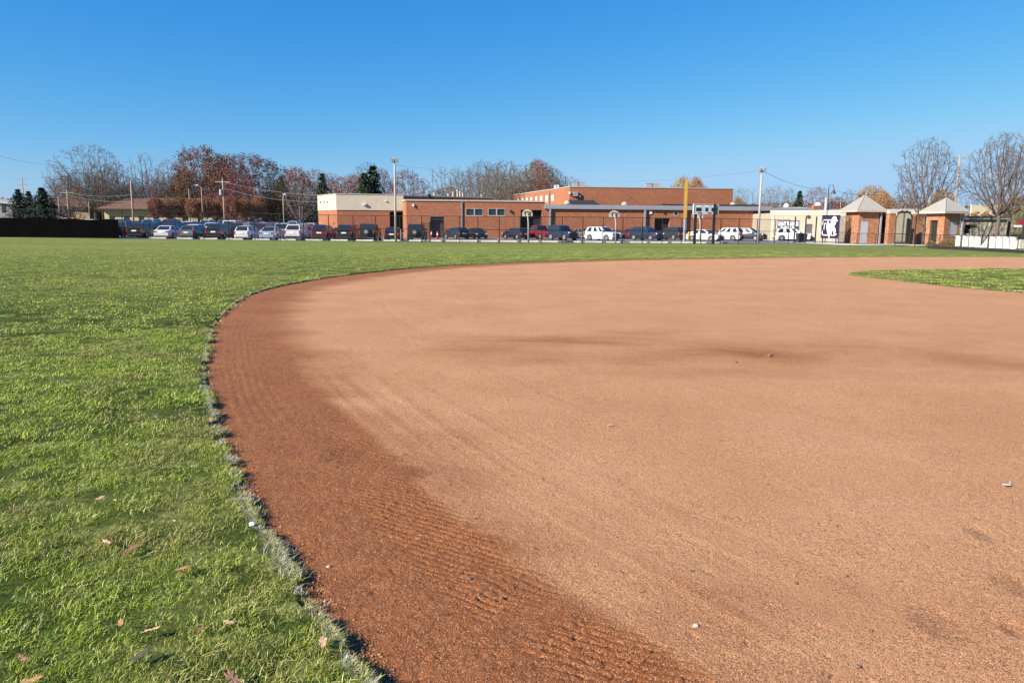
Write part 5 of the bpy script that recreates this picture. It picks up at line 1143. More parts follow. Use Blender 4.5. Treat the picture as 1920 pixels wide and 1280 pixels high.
# right car park, parked at an angle
right = [(854.5,448.3,'hatch','black',125,'small black hatchback alone left of the double windows, tail towards the field'),(893,448.2,'sedan','black',-70,'black sedan facing the field below the double windows'),
 (968,449,'hatch','black',128,'black hatchback left of the curved basketball pole'),(1012,449.2,'pickup','darkred',122,'dark red pickup truck right of the curved basketball pole'),(1056,451.2,'jeep','navy',-52,'dark blue boxy off-road car with bright headlights facing the field'),
 (1090,447.8,'sedan','grey',122,'dark grey sedan half hidden left of the white car with roof rails'),(1108,447,'sedan','black',122,'black sedan mostly hidden behind the white car with roof rails'),(1132,451.6,'suv','white',-48,'white sport utility car facing the field beside the thin basketball pole'),
 (1150,448,'sedan','silver',-48,'silver car tucked behind the white sport utility car'),(1186,448.6,'hatch','maroon',128,'maroon hatchback partly hidden behind the dark blue car'),(1215,451.2,'suv','navy',-50,'navy blue sport utility car facing the field right of the maroon hatchback'),
 (1240,447.6,'sedan','black',-50,'black sedan half hidden behind the navy blue car'),(1260,450,'suv','black',126,'black sport utility car with pale tail lights left of the foul pole'),(1326,452.2,'sedan','white',-46,'white sedan behind the scoreboard posts'),
 (1369,451.4,'suv','white',132,'white sport utility car right of the scoreboard posts'),(1407,452,'suv','navy',-40,'navy blue sport utility car behind the foot of the right light pole'),(1490,452,'suv','white',-14,'white boxy car parked below the lettered purple banner'),
 (664,447.5,'sedan','red',95,'bright red car tail between two black cars in front of the annex building')]
for px_, yb, kd, cl, yw, lab in right:
    p = gp(px_, yb); c = put_car(kd, cl, p.x, p.y+1.2, R(yw), lab)
# wheel stops
ws_px = [70,130,185,235,290,340,386,434,484,533,583,630,678,729,777,806,846,876,911,948,988,1024,1067,1107,1147,1191,1230,1270,1302,1343]
first = None
for i, px_ in enumerate(ws_px):
    Yw = 81.3 if px_ < 520 else 80.6; X_ = colx(px_+6, Yw, .1)
    if first is None:
        mb = MB(); mb.slab([(-.92,-.09,.012),(.92,-.09,.012),(.92,-.06,.17),(-.92,-.06,.17)], (0,1,0), .12); first = mb.build('wheel_stop', M['concrete'], loc=(X_,Yw,0)); o = first
    else: o = first.copy(); COL.objects.link(o); o.location = (X_, Yw, 0)
    tag(o, f'pale concrete wheel stop, {nth[i]} from the left along the edge of the car park', 'wheel stop', 'wheel stops along the car park edge'); o.location.z = float(gz(X_, Yw))

# ------------------------------------------------------------------ trees
def grow(seed, spec, fork=.2, up=.25, jitter=.22, lean=(0,0)):
    """returns list of (p0,p1,r0,r1,level) for a tree one metre high"""
    g = random.Random(seed); segs = []; tips = []
    def rec(p, d, L, r, lv):
        S = spec[lv]; n = S['seg']; pts = [p]; dd = d.copy(); rs_ = [r]
        for k in range(n):
            dd = (dd+Vector((g.gauss(0,1), g.gauss(0,1), g.gauss(0,.6)))*jitter*S.get('j',1)/n+Vector((0,0,up*S.get('up',1)/n))).normalized(); p = p+dd*(L/n); pts.append(p); rs_.append(r*(1-(1-S['tap'])*(k+1)/n)); segs.append((pts[-2], pts[-1], rs_[-2], rs_[-1], lv))
        if lv+1 >= len(spec): tips.append(p); return
        C = S['ch']
        for k in range(C):
            t = S['from']+(1-S['from'])*(k+g.random()*.8)/C; i = min(int(t*n), n-1); q = pts[i].lerp(pts[i+1], t*n-i); tang = (pts[i+1]-pts[i]).normalized()
            a = g.random()*6.283 if lv else (k*2.4+g.random()); v = tang.orthogonal().normalized(); v = Matrix.Rotation(a, 3, tang) @ v; ang = R(S['ang'])*g.uniform(.7,1.25)
            nd = (tang*math.cos(ang)+v*math.sin(ang)).normalized(); rec(q, nd, L*S['len']*g.uniform(.7,1.15)*(1-S.get('fall',.35)*t), max(rs_[i]*S['rad'], .0009), lv+1)
        tips.append(pts[-1])
    rec(Vector((0,0,0)), Vector((lean[0],lean[1],1)).normalized(), spec[0]['L'], spec[0]['r'], 0)
    zs = max(s[1].z for s in segs); segs = [(a/zs, b/zs, r0/zs, r1/zs, l) for a, b, r0, r1, l in segs]; tips = [t/zs for t in tips]
    return segs, tips
def seg_mesh(name, segs, lo, hi, sides, minr=0):
    S = [s for s in segs if lo <= s[4] <= hi]
    A = np.array([s[0] for s in S]); B = np.array([s[1] for s in S]); ra = np.maximum(np.array([s[2] for s in S]), minr); rb = np.maximum(np.array([s[3] for s in S]), minr*.7)
    T = B-A; T /= np.linalg.norm(T, axis=1)[:, None]+1e-9; ref = np.where(np.abs(T[:, 2:3]) < .9, np.array([[0,0,1.]]), np.array([[1.,0,0]])); U = np.cross(T, ref); U /= np.linalg.norm(U, axis=1)[:, None]; W_ = np.cross(U, T)
    V = []; 
    for P_, r_ in ((A, ra), (B, rb)):
        for k in range(sides): th_ = 2*math.pi*k/sides; V.append(P_+(U*math.cos(th_)+W_*math.sin(th_))*r_[:, None])
    V = np.stack(V, 1).reshape(-1, 3); n = len(S); base = np.arange(n)[:, None]*(2*sides); F = []
    for k in range(sides): F.append(np.concatenate([base+k, base+(k+1)%sides, base+sides+(k+1)%sides, base+sides+k], 1))
    return V, np.concatenate(F)
def leaf_quads(tips, n, size, spread, seed, zmin=0):
    g = np.random.RandomState(seed); T = np.array(tips); T = T[T[:, 2] > zmin]; c = T[g.randint(0, len(T), n)]+g.normal(0, spread, (n, 3)); a = g.normal(0, 1, (n, 3)); a /= np.linalg.norm(a, axis=1)[:, None]; b = np.cross(a, g.normal(0, 1, (n, 3))); b /= np.linalg.norm(b, axis=1)[:, None]
    s = size*g.uniform(.5, 1.3, (n, 1)); V = np.stack([c-a*s, c-b*s*.6, c+a*s, c+b*s*.6], 1).reshape(-1, 3); F = np.arange(4*n).reshape(-1, 4); return V, F
TREE = {}
from mathutils.kdtree import KDTree
def colonize(seed, n, env, step=.018, di=.2, dk=.028, up=.25, h0=.2, lean=0.0, stems=1, cap=5200, pw=2.3):
    """grow a skeleton towards points filling the crown envelope env(z) = radius at height z; pipe-model radii"""
    g = np.random.RandomState(seed); A = []; f1, f2, f3 = g.rand(3)*6.283
    while len(A) < n:
        z = g.uniform(h0, 1.0); a = g.rand()*6.283; rr = env(z)*(1+.22*math.sin(2*a+f1+4*z)+.16*math.sin(3*a+f2-9*z)+.10*math.sin(5*a+f3+17*z)); q = rr*g.rand()**.42
        if rr <= 0 or g.rand() > (rr/.5)**1.0+.12: continue
        A.append((q*math.cos(a)+lean*(z-h0), q*math.sin(a), z))
    A = np.array(A); P = []; par = []; 
    for s_ in range(stems):
        off = 0 if stems == 1 else .03*s_; ang = s_*2.1
        prev = -1; m = max(3, int(h0*.75/step))
        for k in range(m): P.append((off*math.cos(ang)*(1+k/m)+g.normal(0,.0012), off*math.sin(ang)*(1+k/m)+g.normal(0,.0012), h0*.75*k/(m-1))); par.append(prev); prev = len(P)-1
    near = np.full(len(A), 1e9); ni = np.zeros(len(A), int); new = list(range(len(P))); alive = np.ones(len(A), bool); kids = {}
    for it in range(170):
        if not len(new) or len(P) > cap: break
        Q = np.array([P[i] for i in new]); idx = np.where(alive)[0]
        if not len(idx): break
        D = np.linalg.norm(A[idx][:, None]-Q[None], axis=2); j = D.argmin(1); d = D[np.arange(len(idx)), j]; b_ = d < near[idx]; near[idx[b_]] = d[b_]; ni[idx[b_]] = np.array(new)[j[b_]]
        alive &= near > dk; idx = np.where(alive & (near < (di if it > 14 else 9)))[0]; grow_ = {}
        for i in idx:
            v = A[i]-np.array(P[ni[i]]); grow_.setdefault(ni[i], []).append(v/np.linalg.norm(v))
        new = []
        for k, vs_ in grow_.items():
            if kids.get(k, 0) > 3: continue
            v = np.sum(vs_, 0)/len(vs_)+np.array([0,0,up])+g.normal(0,.14,3)
            if par[k] >= 0:
                w = np.array(P[k])-np.array(P[par[k]]); v = v+.35*w/np.linalg.norm(w)
            v /= np.linalg.norm(v)+1e-9; kids[k] = kids.get(k, 0)+1; P.append(tuple(np.array(P[k])+v*step)); par.append(k); new.append(len(P)-1)
    P = np.array(P); N = len(P); rad = np.zeros(N); has = np.zeros(N, bool); has[[q for q in par if q >= 0]] = True
    for i in range(N-1, -1, -1):
        r2 = rad[i] if has[i] else 1.0
        rad[i] = r2
        if par[i] >= 0: rad[par[i]] += r2
    R_ = rad**(1/pw); R_ /= R_.max()
    return P, np.array(par), R_, ~has
def tree_proto(key, seed, n, env, base=.016, tip=.0011, twigs=3, tl=.045, leaves=None, **kw):
    P, par, R_, tipm = colonize(seed, n, env, **kw); zs = P[:, 2].max(); P = P/zs; g = random.Random(seed)
    rr = np.maximum(R_*base, tip); segs = []
    for i in range(len(P)):
        if par[i] >= 0: segs.append((P[par[i]], P[i], rr[par[i]] if R_[par[i]] < 3*R_[i] else rr[i]*1.3, rr[i], 0 if R_[i] > .22 else 2))
    tips = []; gr = np.random.RandomState(seed+1)
    for i in np.where(R_ < max(.09, R_.min()*2.0))[0]:
        if par[i] < 0: continue
        d = P[i]-P[par[i]]; d /= np.linalg.norm(d)+1e-9; nt = twigs if tipm[i] else (1 if gr.rand() < .5 else 0); tips.append(P[i])
        for k in range(nt):
            v = d+gr.normal(0,.55,3)+np.array([0,0,.45]); v /= np.linalg.norm(v); L = tl*gr.uniform(.5,1.3); m_ = P[i]+v*L*.5+gr.normal(0,.004,3); v2 = v+gr.normal(0,.25,3)+np.array([0,0,.2]); e_ = m_+v2/np.linalg.norm(v2)*L*.5; segs.append((P[i], m_, tip*.85, tip*.7, 3)); segs.append((m_, e_, tip*.7, tip*.45, 3)); tips.append(e_)
            for q in range(2):
                v3 = v+gr.normal(0,.7,3)+np.array([0,0,.3]); v3 /= np.linalg.norm(v3); b0 = P[i]+(m_-P[i])*gr.rand(); segs.append((b0, b0+v3*L*.45, tip*.55, tip*.4, 3))
    V, F = seg_mesh('trunk', segs, 0, 1, 7); tm = npmesh('trunk', V, F, M['bark'], smooth=True)
    V, F = seg_mesh('crown', segs, 2, 9, 3); mi = np.zeros(len(F), int); mats = [M['bark']]
    if leaves:
        nl, size, spread, zmin = leaves; V2, F2 = leaf_quads(tips, nl, size, spread, seed, zmin); F = np.concatenate([F, F2+len(V)]); V = np.concatenate([V, V2]); mi = np.concatenate([mi, np.ones(len(F2), int)]); mats = [M['bark'], M['leaf']]
    TREE[key] = (tm, npmesh('crown', V, F, mats, mi=mi), np.percentile(np.abs(V[:, 0]), 99))
def dome(h0, w, zc=.6, top_=1.0):
    return lambda z: w*math.sqrt(max(0, 1-((z-zc)/((top_-zc) if z > zc else (zc-h0)*1.12))**2))
tree_proto('bare1', 3, 900, dome(.2, .33, .62), up=.3); tree_proto('bare2', 8, 700, dome(.25, .22, .65), up=.4)
tree_proto('fan1', 5, 1000, dome(.12, .42, .62), base=.014, h0=.12, stems=3, up=.25); tree_proto('fan2', 15, 900, dome(.1, .5, .55), base=.014, h0=.1, stems=2, up=.15)
tree_proto('sparse', 21, 260, dome(.3, .30, .68), up=.3, dk=.045, di=.3, tl=.06, twigs=2); tree_proto('lean', 31, 900, dome(.12, .36, .6), base=.014, h0=.12, stems=2, lean=-.28)
tree_proto('oak1', 41, 800, dome(.15, .42, .58), leaves=(12500,.009,.016,.2)); tree_proto('oak2', 43, 800, dome(.1, .40, .55), h0=.1, leaves=(12500,.009,.016,.12)); tree_proto('thin_leaf', 47, 700, dome(.2, .34, .62), leaves=(3200,.009,.012,.3))
tree_proto('round', 51, 700, dome(.1, .46, .55), h0=.12, leaves=(11000,.014,.03,.1)); tree_proto('shrub', 57, 420, dome(.42, .62, .7), base=.02, tip=.003, h0=.35, stems=3, leaves=(6500,.022,.035,.4), tl=.07)
HK = dict(base=.018, tip=.0007, twigs=3, tl=.036, step=.013, dk=.022, di=.16, up=.5, h0=.19, cap=9000, pw=2.45)
tree_proto('hero1', 61, 1500, lambda z: .35*min(1, max(0, (z-.25)/.2))**.7*math.sqrt(max(0, 1-max(0, (z-.45)/.55)**1.8)), leaves=(420,.005,.010,.45), **HK)
tree_proto('hero2', 66, 1600, lambda z: .33*min(1, max(0, (z-.25)/.25))**.7*math.sqrt(max(0, 1-max(0, (z-.5)/.5)**2.2)), leaves=(300,.005,.010,.5), **HK)
def put_tree(key, name, px_, Y_, ytop, wpx, rot, label, bark=(.15,.12,.10,1), leaf=(.2,.08,.03,1), cat='tree', group=None, dz=0):
    X_ = colx(px_, Y_, 5); z0 = float(gz(X_, Y_)) if Y_ < 200 else 0.5; z0 = min(z0, 1.0)+dz; h = top(px_, ytop, Y_)-z0; tm, cmh, half = TREE[key]; wr_ = 1.0
    if wpx: wr_ = (wpx/2*Y_/FPX)/(half*h)
    r_ = empty(name, (X_, Y_, z0), R(rot), label, cat, group); r_.scale = (h*wr_, h*wr_, h)
    for nm, me in (('trunk', tm), ('crown', cmh)): o = bpy.data.objects.new(nm, me); COL.objects.link(o); o.parent = r_; o.color = leaf if nm == 'crown' and len(me.materials) > 1 else bark
    return r_
# bark of a leafy crown takes the leaf colour too, so give it its own look through the second slot
GB = (.17,.145,.13,1); DB = (.09,.065,.055,1); PB = (.21,.175,.16,1)
put_tree('bare1','bare_tree',178,165,273,110,10,'tall bare grey tree with spreading crown, highest of the left clump', GB)
put_tree('lean','bare_tree',140,160,312,95,0,'leaning bare brown tree at the left end of the wood', GB)
put_tree('fan1','bare_tree',160,172,318,90,50,'bare multi-stemmed tree low in front of the tallest grey tree', DB)
put_tree('lean','bare_tree',205,168,325,100,140,'bare brown tree right of the tallest grey tree, branches leaning left', GB)
put_tree('bare2','bare_tree',222,170,308,70,80,'thin grey bare tree between the tallest tree and the open crowned one', PB)
put_tree('sparse','bare_tree',275,165,288,70,20,'open crowned bare tree standing clear against the sky above the long roof', GB)
put_tree('fan2','bare_tree',255,180,333,80,20,'low bare tree behind the open crowned one', DB)
put_tree('bare1','bare_tree',322,175,300,60,200,'slim grey bare tree left of the rust red oak', PB)
put_tree('fan2','bare_tree',318,182,335,90,100,'low brownish bare tree between the open crowned tree and the oak', DB)
put_tree('oak1','oak_tree',382,170,279,115,0,'large rust red oak, tallest crown left of the maroon tree', leaf=(.19,.095,.062,1))
put_tree('oak2','oak_tree',352,176,318,70,40,'olive brown tree low on the left of the rust red oak', leaf=(.16,.10,.05,1))
put_tree('oak2','oak_tree',425,178,292,90,70,'brown tree squeezed between the rust oak and the maroon tree', leaf=(.21,.14,.10,1))
put_tree('oak1','maple_tree',470,165,293,125,110,'broad maroon tree with dark rounded crown', leaf=(.15,.07,.062,1))
put_tree('oak2','maple_tree',448,158,330,90,10,'crimson lower tree in front of the maroon crown', leaf=(.22,.075,.075,1))
put_tree('fan2','bare_tree',512,172,307,70,150,'purplish bare tree on the right shoulder of the maroon tree', DB)
put_tree('oak2','oak_tree',523,160,335,50,190,'dark olive tree right of the maroon crown', leaf=(.055,.055,.025,1))
put_tree('oak1','oak_tree',556,165,317,70,230,'reddish brown tree above the grey street light pole', leaf=(.22,.085,.055,1))
put_tree('bare2','bare_tree',562,140,345,70,30,'bare tree with pale forked trunk behind the white front row car', PB)
put_tree('thin_leaf','oak_tree',592,175,319,70,60,'thin brown leafed tree left of the narrow evergreen', leaf=(.22,.10,.06,1))
put_tree('fan1','bare_tree',622,178,326,60,60,'bare tree right of the narrow evergreen above the annex roof', GB)
put_tree('oak2','oak_tree',660,170,330,90,90,'russet tree behind the annex roof left of the dark evergreen', leaf=(.24,.09,.055,1))
put_tree('fan1','bare_tree',690,176,306,60,300,'bare purplish tree rising behind the dark broad evergreen', GB)
put_tree('thin_leaf','oak_tree',718,180,318,50,10,'thin reddish tree just left of the grey light pole top', leaf=(.2,.09,.06,1))
put_tree('thin_leaf','bare_tree',762,175,320,80,200,'reddish twiggy tree just right of the grey light pole', leaf=(.2,.09,.07,1))
put_tree('fan2','bare_tree',790,180,336,60,250,'low twiggy tree behind the rear block left of the sparse bare tree', GB)
put_tree('sparse','bare_tree',830,165,311,80,120,'sparse bare tree standing alone in the gap above the rear block', PB)
put_tree('oak2','oak_tree',838,190,352,90,120,'low dark brown tree at the foot of the sparse bare tree', leaf=(.13,.085,.06,1))
put_tree('bare2','bare_tree',858,172,316,50,170,'second sparse bare tree right of the lone one', PB)
put_tree('fan1','bare_tree',905,165,304,100,20,'wide bare tree at the left of the big brown clump behind the wing', GB)
put_tree('bare1','bare_tree',945,168,302,100,60,'bare tree in the middle of the big brown clump', GB)
put_tree('fan2','bare_tree',935,155,322,110,200,'olive brown lower tree in front of the big clump', (.17,.14,.09,1))
put_tree('fan1','bare_tree',985,162,310,100,100,'dense bare tree left of the gymnasium side wall', (.16,.13,.10,1))
put_tree('oak2','oak_tree',1008,175,302,90,10,'brown tree with red topmost leaves above the gymnasium side wall', leaf=(.21,.14,.10,1))
put_tree('thin_leaf','oak_tree',1012,172,302,40,10,'small red leafed treetop poking from the big clump', leaf=(.3,.07,.05,1))
put_tree('fan2','bare_tree',1045,178,318,60,300,'bare tree at the right end of the big clump above the gymnasium roof', GB)
put_tree('round','maple_tree',1278,175,336,42,0,'small yellow tree above the gymnasium roof left of the foul pole', leaf=(.42,.27,.07,1))
put_tree('round','maple_tree',1304,178,337,48,90,'small orange tree above the gymnasium roof right of the foul pole', leaf=(.40,.19,.07,1))
for k, (x_, yt, wd, key) in enumerate(((1385,352,34,'bare2'),(1408,350,34,'sparse'),(1438,351,30,'bare1'),(1452,349,52,'fan1'),(1478,352,36,'bare2'))):
    put_tree(key,'bare_tree',x_,190+k*3,yt,wd,k*70,['thin bare tree directly right of the gymnasium roof','slim forked bare tree second right of the gymnasium','bare tree just right of the pale light pole','rounded bare tree left of the small spruce','bare tree touching the small spruce on its left'][k], (.24,.22,.22,1))
put_tree('round','oak_tree',1383,185,372,26,40,'low yellowish bush tree at the right corner of the gymnasium', leaf=(.3,.2,.07,1))
put_tree('thin_leaf','oak_tree',1530,180,352,60,0,'pinkish brown twiggy tree above the brick chimney', leaf=(.26,.13,.12,1))
put_tree('oak2','maple_tree',1567,176,370,52,50,'low maroon tree behind the gooseneck lamp', leaf=(.17,.07,.06,1))
put_tree('bare2','bare_tree',1590,190,356,50,50,'grey bare tree between the gooseneck lamp and the left booth roof', (.22,.2,.2,1))
put_tree('round','oak_tree',1632,180,352,66,20,'tan leafed tree above the left ticket booth roof', leaf=(.36,.24,.14,1))
put_tree('round','oak_tree',1655,174,362,50,80,'orange tan lower tree right of the left ticket booth roof', leaf=(.34,.19,.10,1))
put_tree('thin_leaf','bare_tree',1700,185,362,70,80,'low greyish twiggy tree above the arched gate', leaf=(.2,.14,.12,1))
put_tree('round','maple_tree',1764,150,358,46,160,'golden tree behind the left slope of the right booth roof', leaf=(.36,.22,.06,1))
put_tree('fan2','bare_tree',1830,190,362,110,160,'low grey twiggy trees above the billboard', (.22,.19,.18,1))
put_tree('oak2','oak_tree',1905,120,370,60,60,'yellow green tree at the right edge behind the twin trunks', leaf=(.26,.24,.10,1))
extra = [('fan1','bare_tree',128,174,330,70,33,'low brown bare tree at the extreme left of the wood',(.13,.10,.08,1)),('bare2','bare_tree',192,160,300,60,91,'brown bare tree with upright limbs in the middle of the left wood',(.14,.11,.09,1)),('fan2','bare_tree',240,186,342,80,12,'brown bare thicket tree behind the tall pole in the left wood',(.11,.08,.065,1)),('fan1','bare_tree',292,188,336,70,66,'brown bare tree low under the open crowned tree',(.12,.085,.07,1)),('fan2','bare_tree',338,186,345,70,140,'brown bare tree low at the left foot of the rust oak',(.12,.085,.07,1)),
 ('bare1','bare_tree',405,186,300,70,10,'grey bare treetop showing through the rust oak crown',GB),('fan1','bare_tree',540,186,345,60,210,'dark bare tree behind the dark olive tree',DB),('bare1','bare_tree',640,188,332,60,20,'grey bare tree behind the russet tree above the annex',GB),('fan2','bare_tree',740,190,340,70,20,'brown bare tree behind the grey light pole',DB),('fan1','bare_tree',885,186,322,80,120,'brown bare tree behind the left part of the big clump',(.14,.11,.08,1)),('fan2','bare_tree',965,186,318,90,75,'olive bare tree behind the middle of the big clump',(.15,.12,.08,1)),('bare1','bare_tree',1030,190,316,70,15,'brown bare tree behind the gymnasium side wall',(.14,.11,.09,1)),('fan1','bare_tree',1068,192,332,50,75,'small bare tree against the left corner of the gymnasium roof',GB)]
gx = random.Random(77)
for k, px_ in enumerate((120,136,150,165,186,200,214,232,246,262,280,300,316,346,362,498,534,575)):
    extra.append((['fan1','fan2','bare1','lean'][k%4],'bare_tree',px_,178+gx.uniform(-6,14),gx.uniform(322,350),gx.uniform(55,85),k*47,f'small dark brown bare tree low in the left wood, {nth[k]} of them from the left',(gx.uniform(.08,.15),gx.uniform(.065,.11),gx.uniform(.05,.09),1)))
for k, px_ in enumerate((900,925,952,975,1000,1024)):
    extra.append((['fan2','bare1','fan1'][k%3],'bare_tree',px_,180+gx.uniform(-4,10),gx.uniform(312,330),gx.uniform(60,80),k*61,f'olive brown bare tree filling the big clump behind the wing, {nth[k]} from the left',(gx.uniform(.13,.18),gx.uniform(.11,.14),gx.uniform(.07,.10),1)))
for e_ in extra: put_tree(*e_[:8], e_[8])
g = np.random.RandomState(19); n = 34000; X_ = g.uniform(colx(112, 172), colx(604, 172), n); Yd = 172+g.uniform(-2.5, 2.5, n); hh = 3.6+3.4*fbm(X_+400, X_*0+3, .25, 4); Zd = .8+g.rand(n)**.8*hh
c = np.stack([X_, Yd, Zd], 1); a = g.normal(0,1,(n,3)); a /= np.linalg.norm(a,axis=1)[:,None]; b = np.cross(a, g.normal(0,1,(n,3))); b /= np.linalg.norm(b,axis=1)[:,None]; s = g.uniform(.08,.24,(n,1)); V = np.stack([c-a*s, c-b*s*.4, c+a*s, c+b*s*.4],1).reshape(-1,3)
o = bpy.data.objects.new('undergrowth', npmesh('undergrowth', V, np.arange(4*n).reshape(-1,4), M['leaf'])); COL.objects.link(o); o.color = (.07,.045,.035,1); tag(o, kind='stuff')
HB = (.15,.11,.095,1)
p = Vector((0, 82.6, 0)); put_tree('hero1','bare_tree',1738,p.y,258,134,0,'large bare tree with a few red leaves in front of the gateway', HB, HB)
p = gp(1876, 461); put_tree('hero2','bare_tree',1876,p.y,250,126,40,'tall bare tree behind the white panels, the left one of the twin trunks', HB, HB)
p = gp(1893, 458); put_tree('hero1','bare_tree',1896,p.y+2,268,110,130,'bare reddish tree behind the white panels, the right one of the twin trunks', HB, HB)
# rusty shrubs in a row in front of the long building
for k in range(9):
    x_ = 290+k*24; put_tree('shrub','small_tree',x_,138+(k%3)*3,371+(k%2)*3,34,k*50,f'small rust orange tree, {nth[k]} from the left in front of the long brown roof', leaf=(.27,.12+.01*(k%3),.075,1), group='row of rusty small trees')
# spruces
def spruce(key, seed, tiers, dens):
    g = np.random.RandomState(seed); V = []; F = []; 
    for t in range(tiers):
        z = .06+.92*t/tiers; rr = .33*(1-z)**.85*(.85+.3*g.rand())+.01
        nb_ = int(9+10*(1-z))
        for k in range(nb_):
            a = g.rand()*6.283; L = rr*g.uniform(.75,1.1); dr = .12+.1*g.rand()
            for q in range(dens):
                s = (q+.5+g.rand()*.4)/dens; x, y, zz = L*s*math.cos(a), L*s*math.sin(a), z-dr*L*s+.02*math.sin(s*3); w_ = .028*(1-.5*s)+.004; b_ = len(V); u_ = g.normal(0,1,3); u_ /= np.linalg.norm(u_); v_ = g.normal(0,1,3); v_[2] -= .4; v_ /= np.linalg.norm(v_); c = np.array([x,y,zz])+g.normal(0,.008,3)
                V += [c-u_*w_, c-v_*w_*.5, c+u_*w_, c+v_*w_*.6]; F.append((b_,b_+1,b_+2,b_+3))
    cm = npmesh('crown', np.array(V), np.array(F), M['needle']); mb = MB(); mb.tube([(0,0,0),(0,0,.5),(0,0,.97)], [.022,.014,.003], 6); t_ = mb.build('trunk', M['bark']); tm = t_.data; bpy.data.objects.remove(t_); TREE[key] = (tm, cm, np.percentile(np.abs(np.array(V)[:, 0]), 96))
spruce('spruce1', 1, 30, 7); spruce('spruce2', 2, 26, 7)
put_tree('spruce1','spruce_tree',35,128,354,44,0,'dark green spruce, leftmost of the spruces at the left edge'); put_tree('spruce2','spruce_tree',55,134,357,36,60,'dark green spruce, middle one of the left group below the distant pole'); put_tree('spruce1','spruce_tree',80,126,351,56,120,'dark green spruce, tallest and rightmost of the big left three'); put_tree('spruce2','spruce_tree',99,130,377,26,10,'short dark spruce at the right foot of the left spruce group')
put_tree('spruce2','spruce_tree',606,160,323,40,30,'narrow green evergreen above the left corner of the annex roof'); put_tree('spruce1','pine_tree',700,165,309,72,30,'dark broad evergreen above the annex roof left of the light pole', dz=-2); put_tree('spruce2','pine_tree',684,162,322,50,200,'dark evergreen lower on the left of the broad one above the annex'); put_tree('spruce1','spruce_tree',1497,165,357,36,30,'small dark spruce above the storage building'); put_tree('spruce1','spruce_tree',688,150,346,18,30,'small blue grey spruce tip just above the annex roof')
# hedge
p = gp(1766, 463.5); g = np.random.RandomState(3); n = 5000; c = np.stack([g.uniform(-1.35,1.35,n), g.uniform(-.5,.5,n), np.zeros(n)], 1); hh = .62+.2*np.sin(c[:,0]*3)+.12*np.sin(c[:,0]*7+1); c[:,2] = np.abs(g.rand(n))**.6*hh*np.sqrt(np.clip(1-(c[:,1]/.6)**2, 0, 1))*np.clip((1.5-np.abs(c[:,0]))*3, 0, 1)
a = g.normal(0,1,(n,3)); a /= np.linalg.norm(a,axis=1)[:,None]; b = np.cross(a, g.normal(0,1,(n,3))); b /= np.linalg.norm(b,axis=1)[:,None]; s = g.uniform(.02,.05,(n,1)); V = np.stack([c-a*s, c-b*s*.7, c+a*s, c+b*s*.7],1).reshape(-1,3)
o = bpy.data.objects.new('bush', npmesh('bush', V, np.arange(4*n).reshape(-1,4), M['bush'])); COL.objects.link(o); o.location = (p.x, p.y, 0); o.rotation_euler = (0,0,R(-20)); o.color = (.22,.15,.06,1); tag(o, 'low brown green bush in front of the right ticket booth', 'bush')
mb = MB(); q = [gp(*t) for t in ((1738,466),(1790,468),(1905,474),(1960,478),(1960,472),(1905,468.5),(1790,463),(1742,461))]; mb.add([(t.x,t.y,.02) for t in q], [tuple(range(8))]); tag(mb.build('mulch_bed', plain('mulch', (.03,.02,.015,1), .95, var=.5, scale=8)), kind='structure')
# far woodland closing the horizon
g = np.random.RandomState(9); n = 60000; X_ = g.uniform(-330, 330, n); Yd = 262+g.uniform(-9, 9, n); hh = 7+4*fbm(X_+400, X_*0+3, .05, 4)+2.5*fbm(X_+400, X_*0+9, .3, 3); Zd = g.rand(n)**.7*hh
c = np.stack([X_, Yd, Zd], 1); a = g.normal(0,1,(n,3)); a /= np.linalg.norm(a,axis=1)[:,None]; b = np.cross(a, g.normal(0,1,(n,3))); b /= np.linalg.norm(b,axis=1)[:,None]; s = g.uniform(.25,.7,(n,1)); V = np.stack([c-a*s, c-b*s*.5, c+a*s, c+b*s*.5],1).reshape(-1,3)
o = bpy.data.objects.new('distant_woodland', npmesh('distant_woodland', V, np.arange(4*n).reshape(-1,4), M['leaf'])); COL.objects.link(o); o.color = (.12,.08,.06,1); tag(o, kind='stuff')

# ------------------------------------------------------------------ small things on the ground
def leafmesh(seed, L, mat, curl=.4, lobes=5):
    g = random.Random(seed); pts = []; n = 22
    for k in range(n):
        t = 2*math.pi*k/n; rr = (.55+.45*abs(math.cos(t)))*(1-.28*abs(math.sin(t*lobes/1.0))*(1 if lobes else 0))*g.uniform(.9,1.1); x, y = L/2*rr*math.cos(t), L*.34*rr*math.sin(t); pts.append((x, y, .012+curl*(y*y*14+x*x*4)*.5+g.uniform(0,.004)))
    mb = MB(); mb.v = [(0,0,.014)]+pts; mb.f = [(0,1+k,1+(k+1)%n) for k in range(n)]; mb.v += [(x,y,z-.0012) for x,y,z in mb.v]; m_ = n+1; mb.f += [(m_, m_+1+(k+1)%n, m_+1+k) for k in range(n)]; mb.f += [(1+k, m_+1+k, m_+1+(k+1)%n, 1+(k+1)%n) for k in range(n)]; mb.m = [0]*len(mb.f)
    mb.tube([(L/2*.9,0,.02),(L/2*1.4,.01,.035)], .0015, 4); return mb
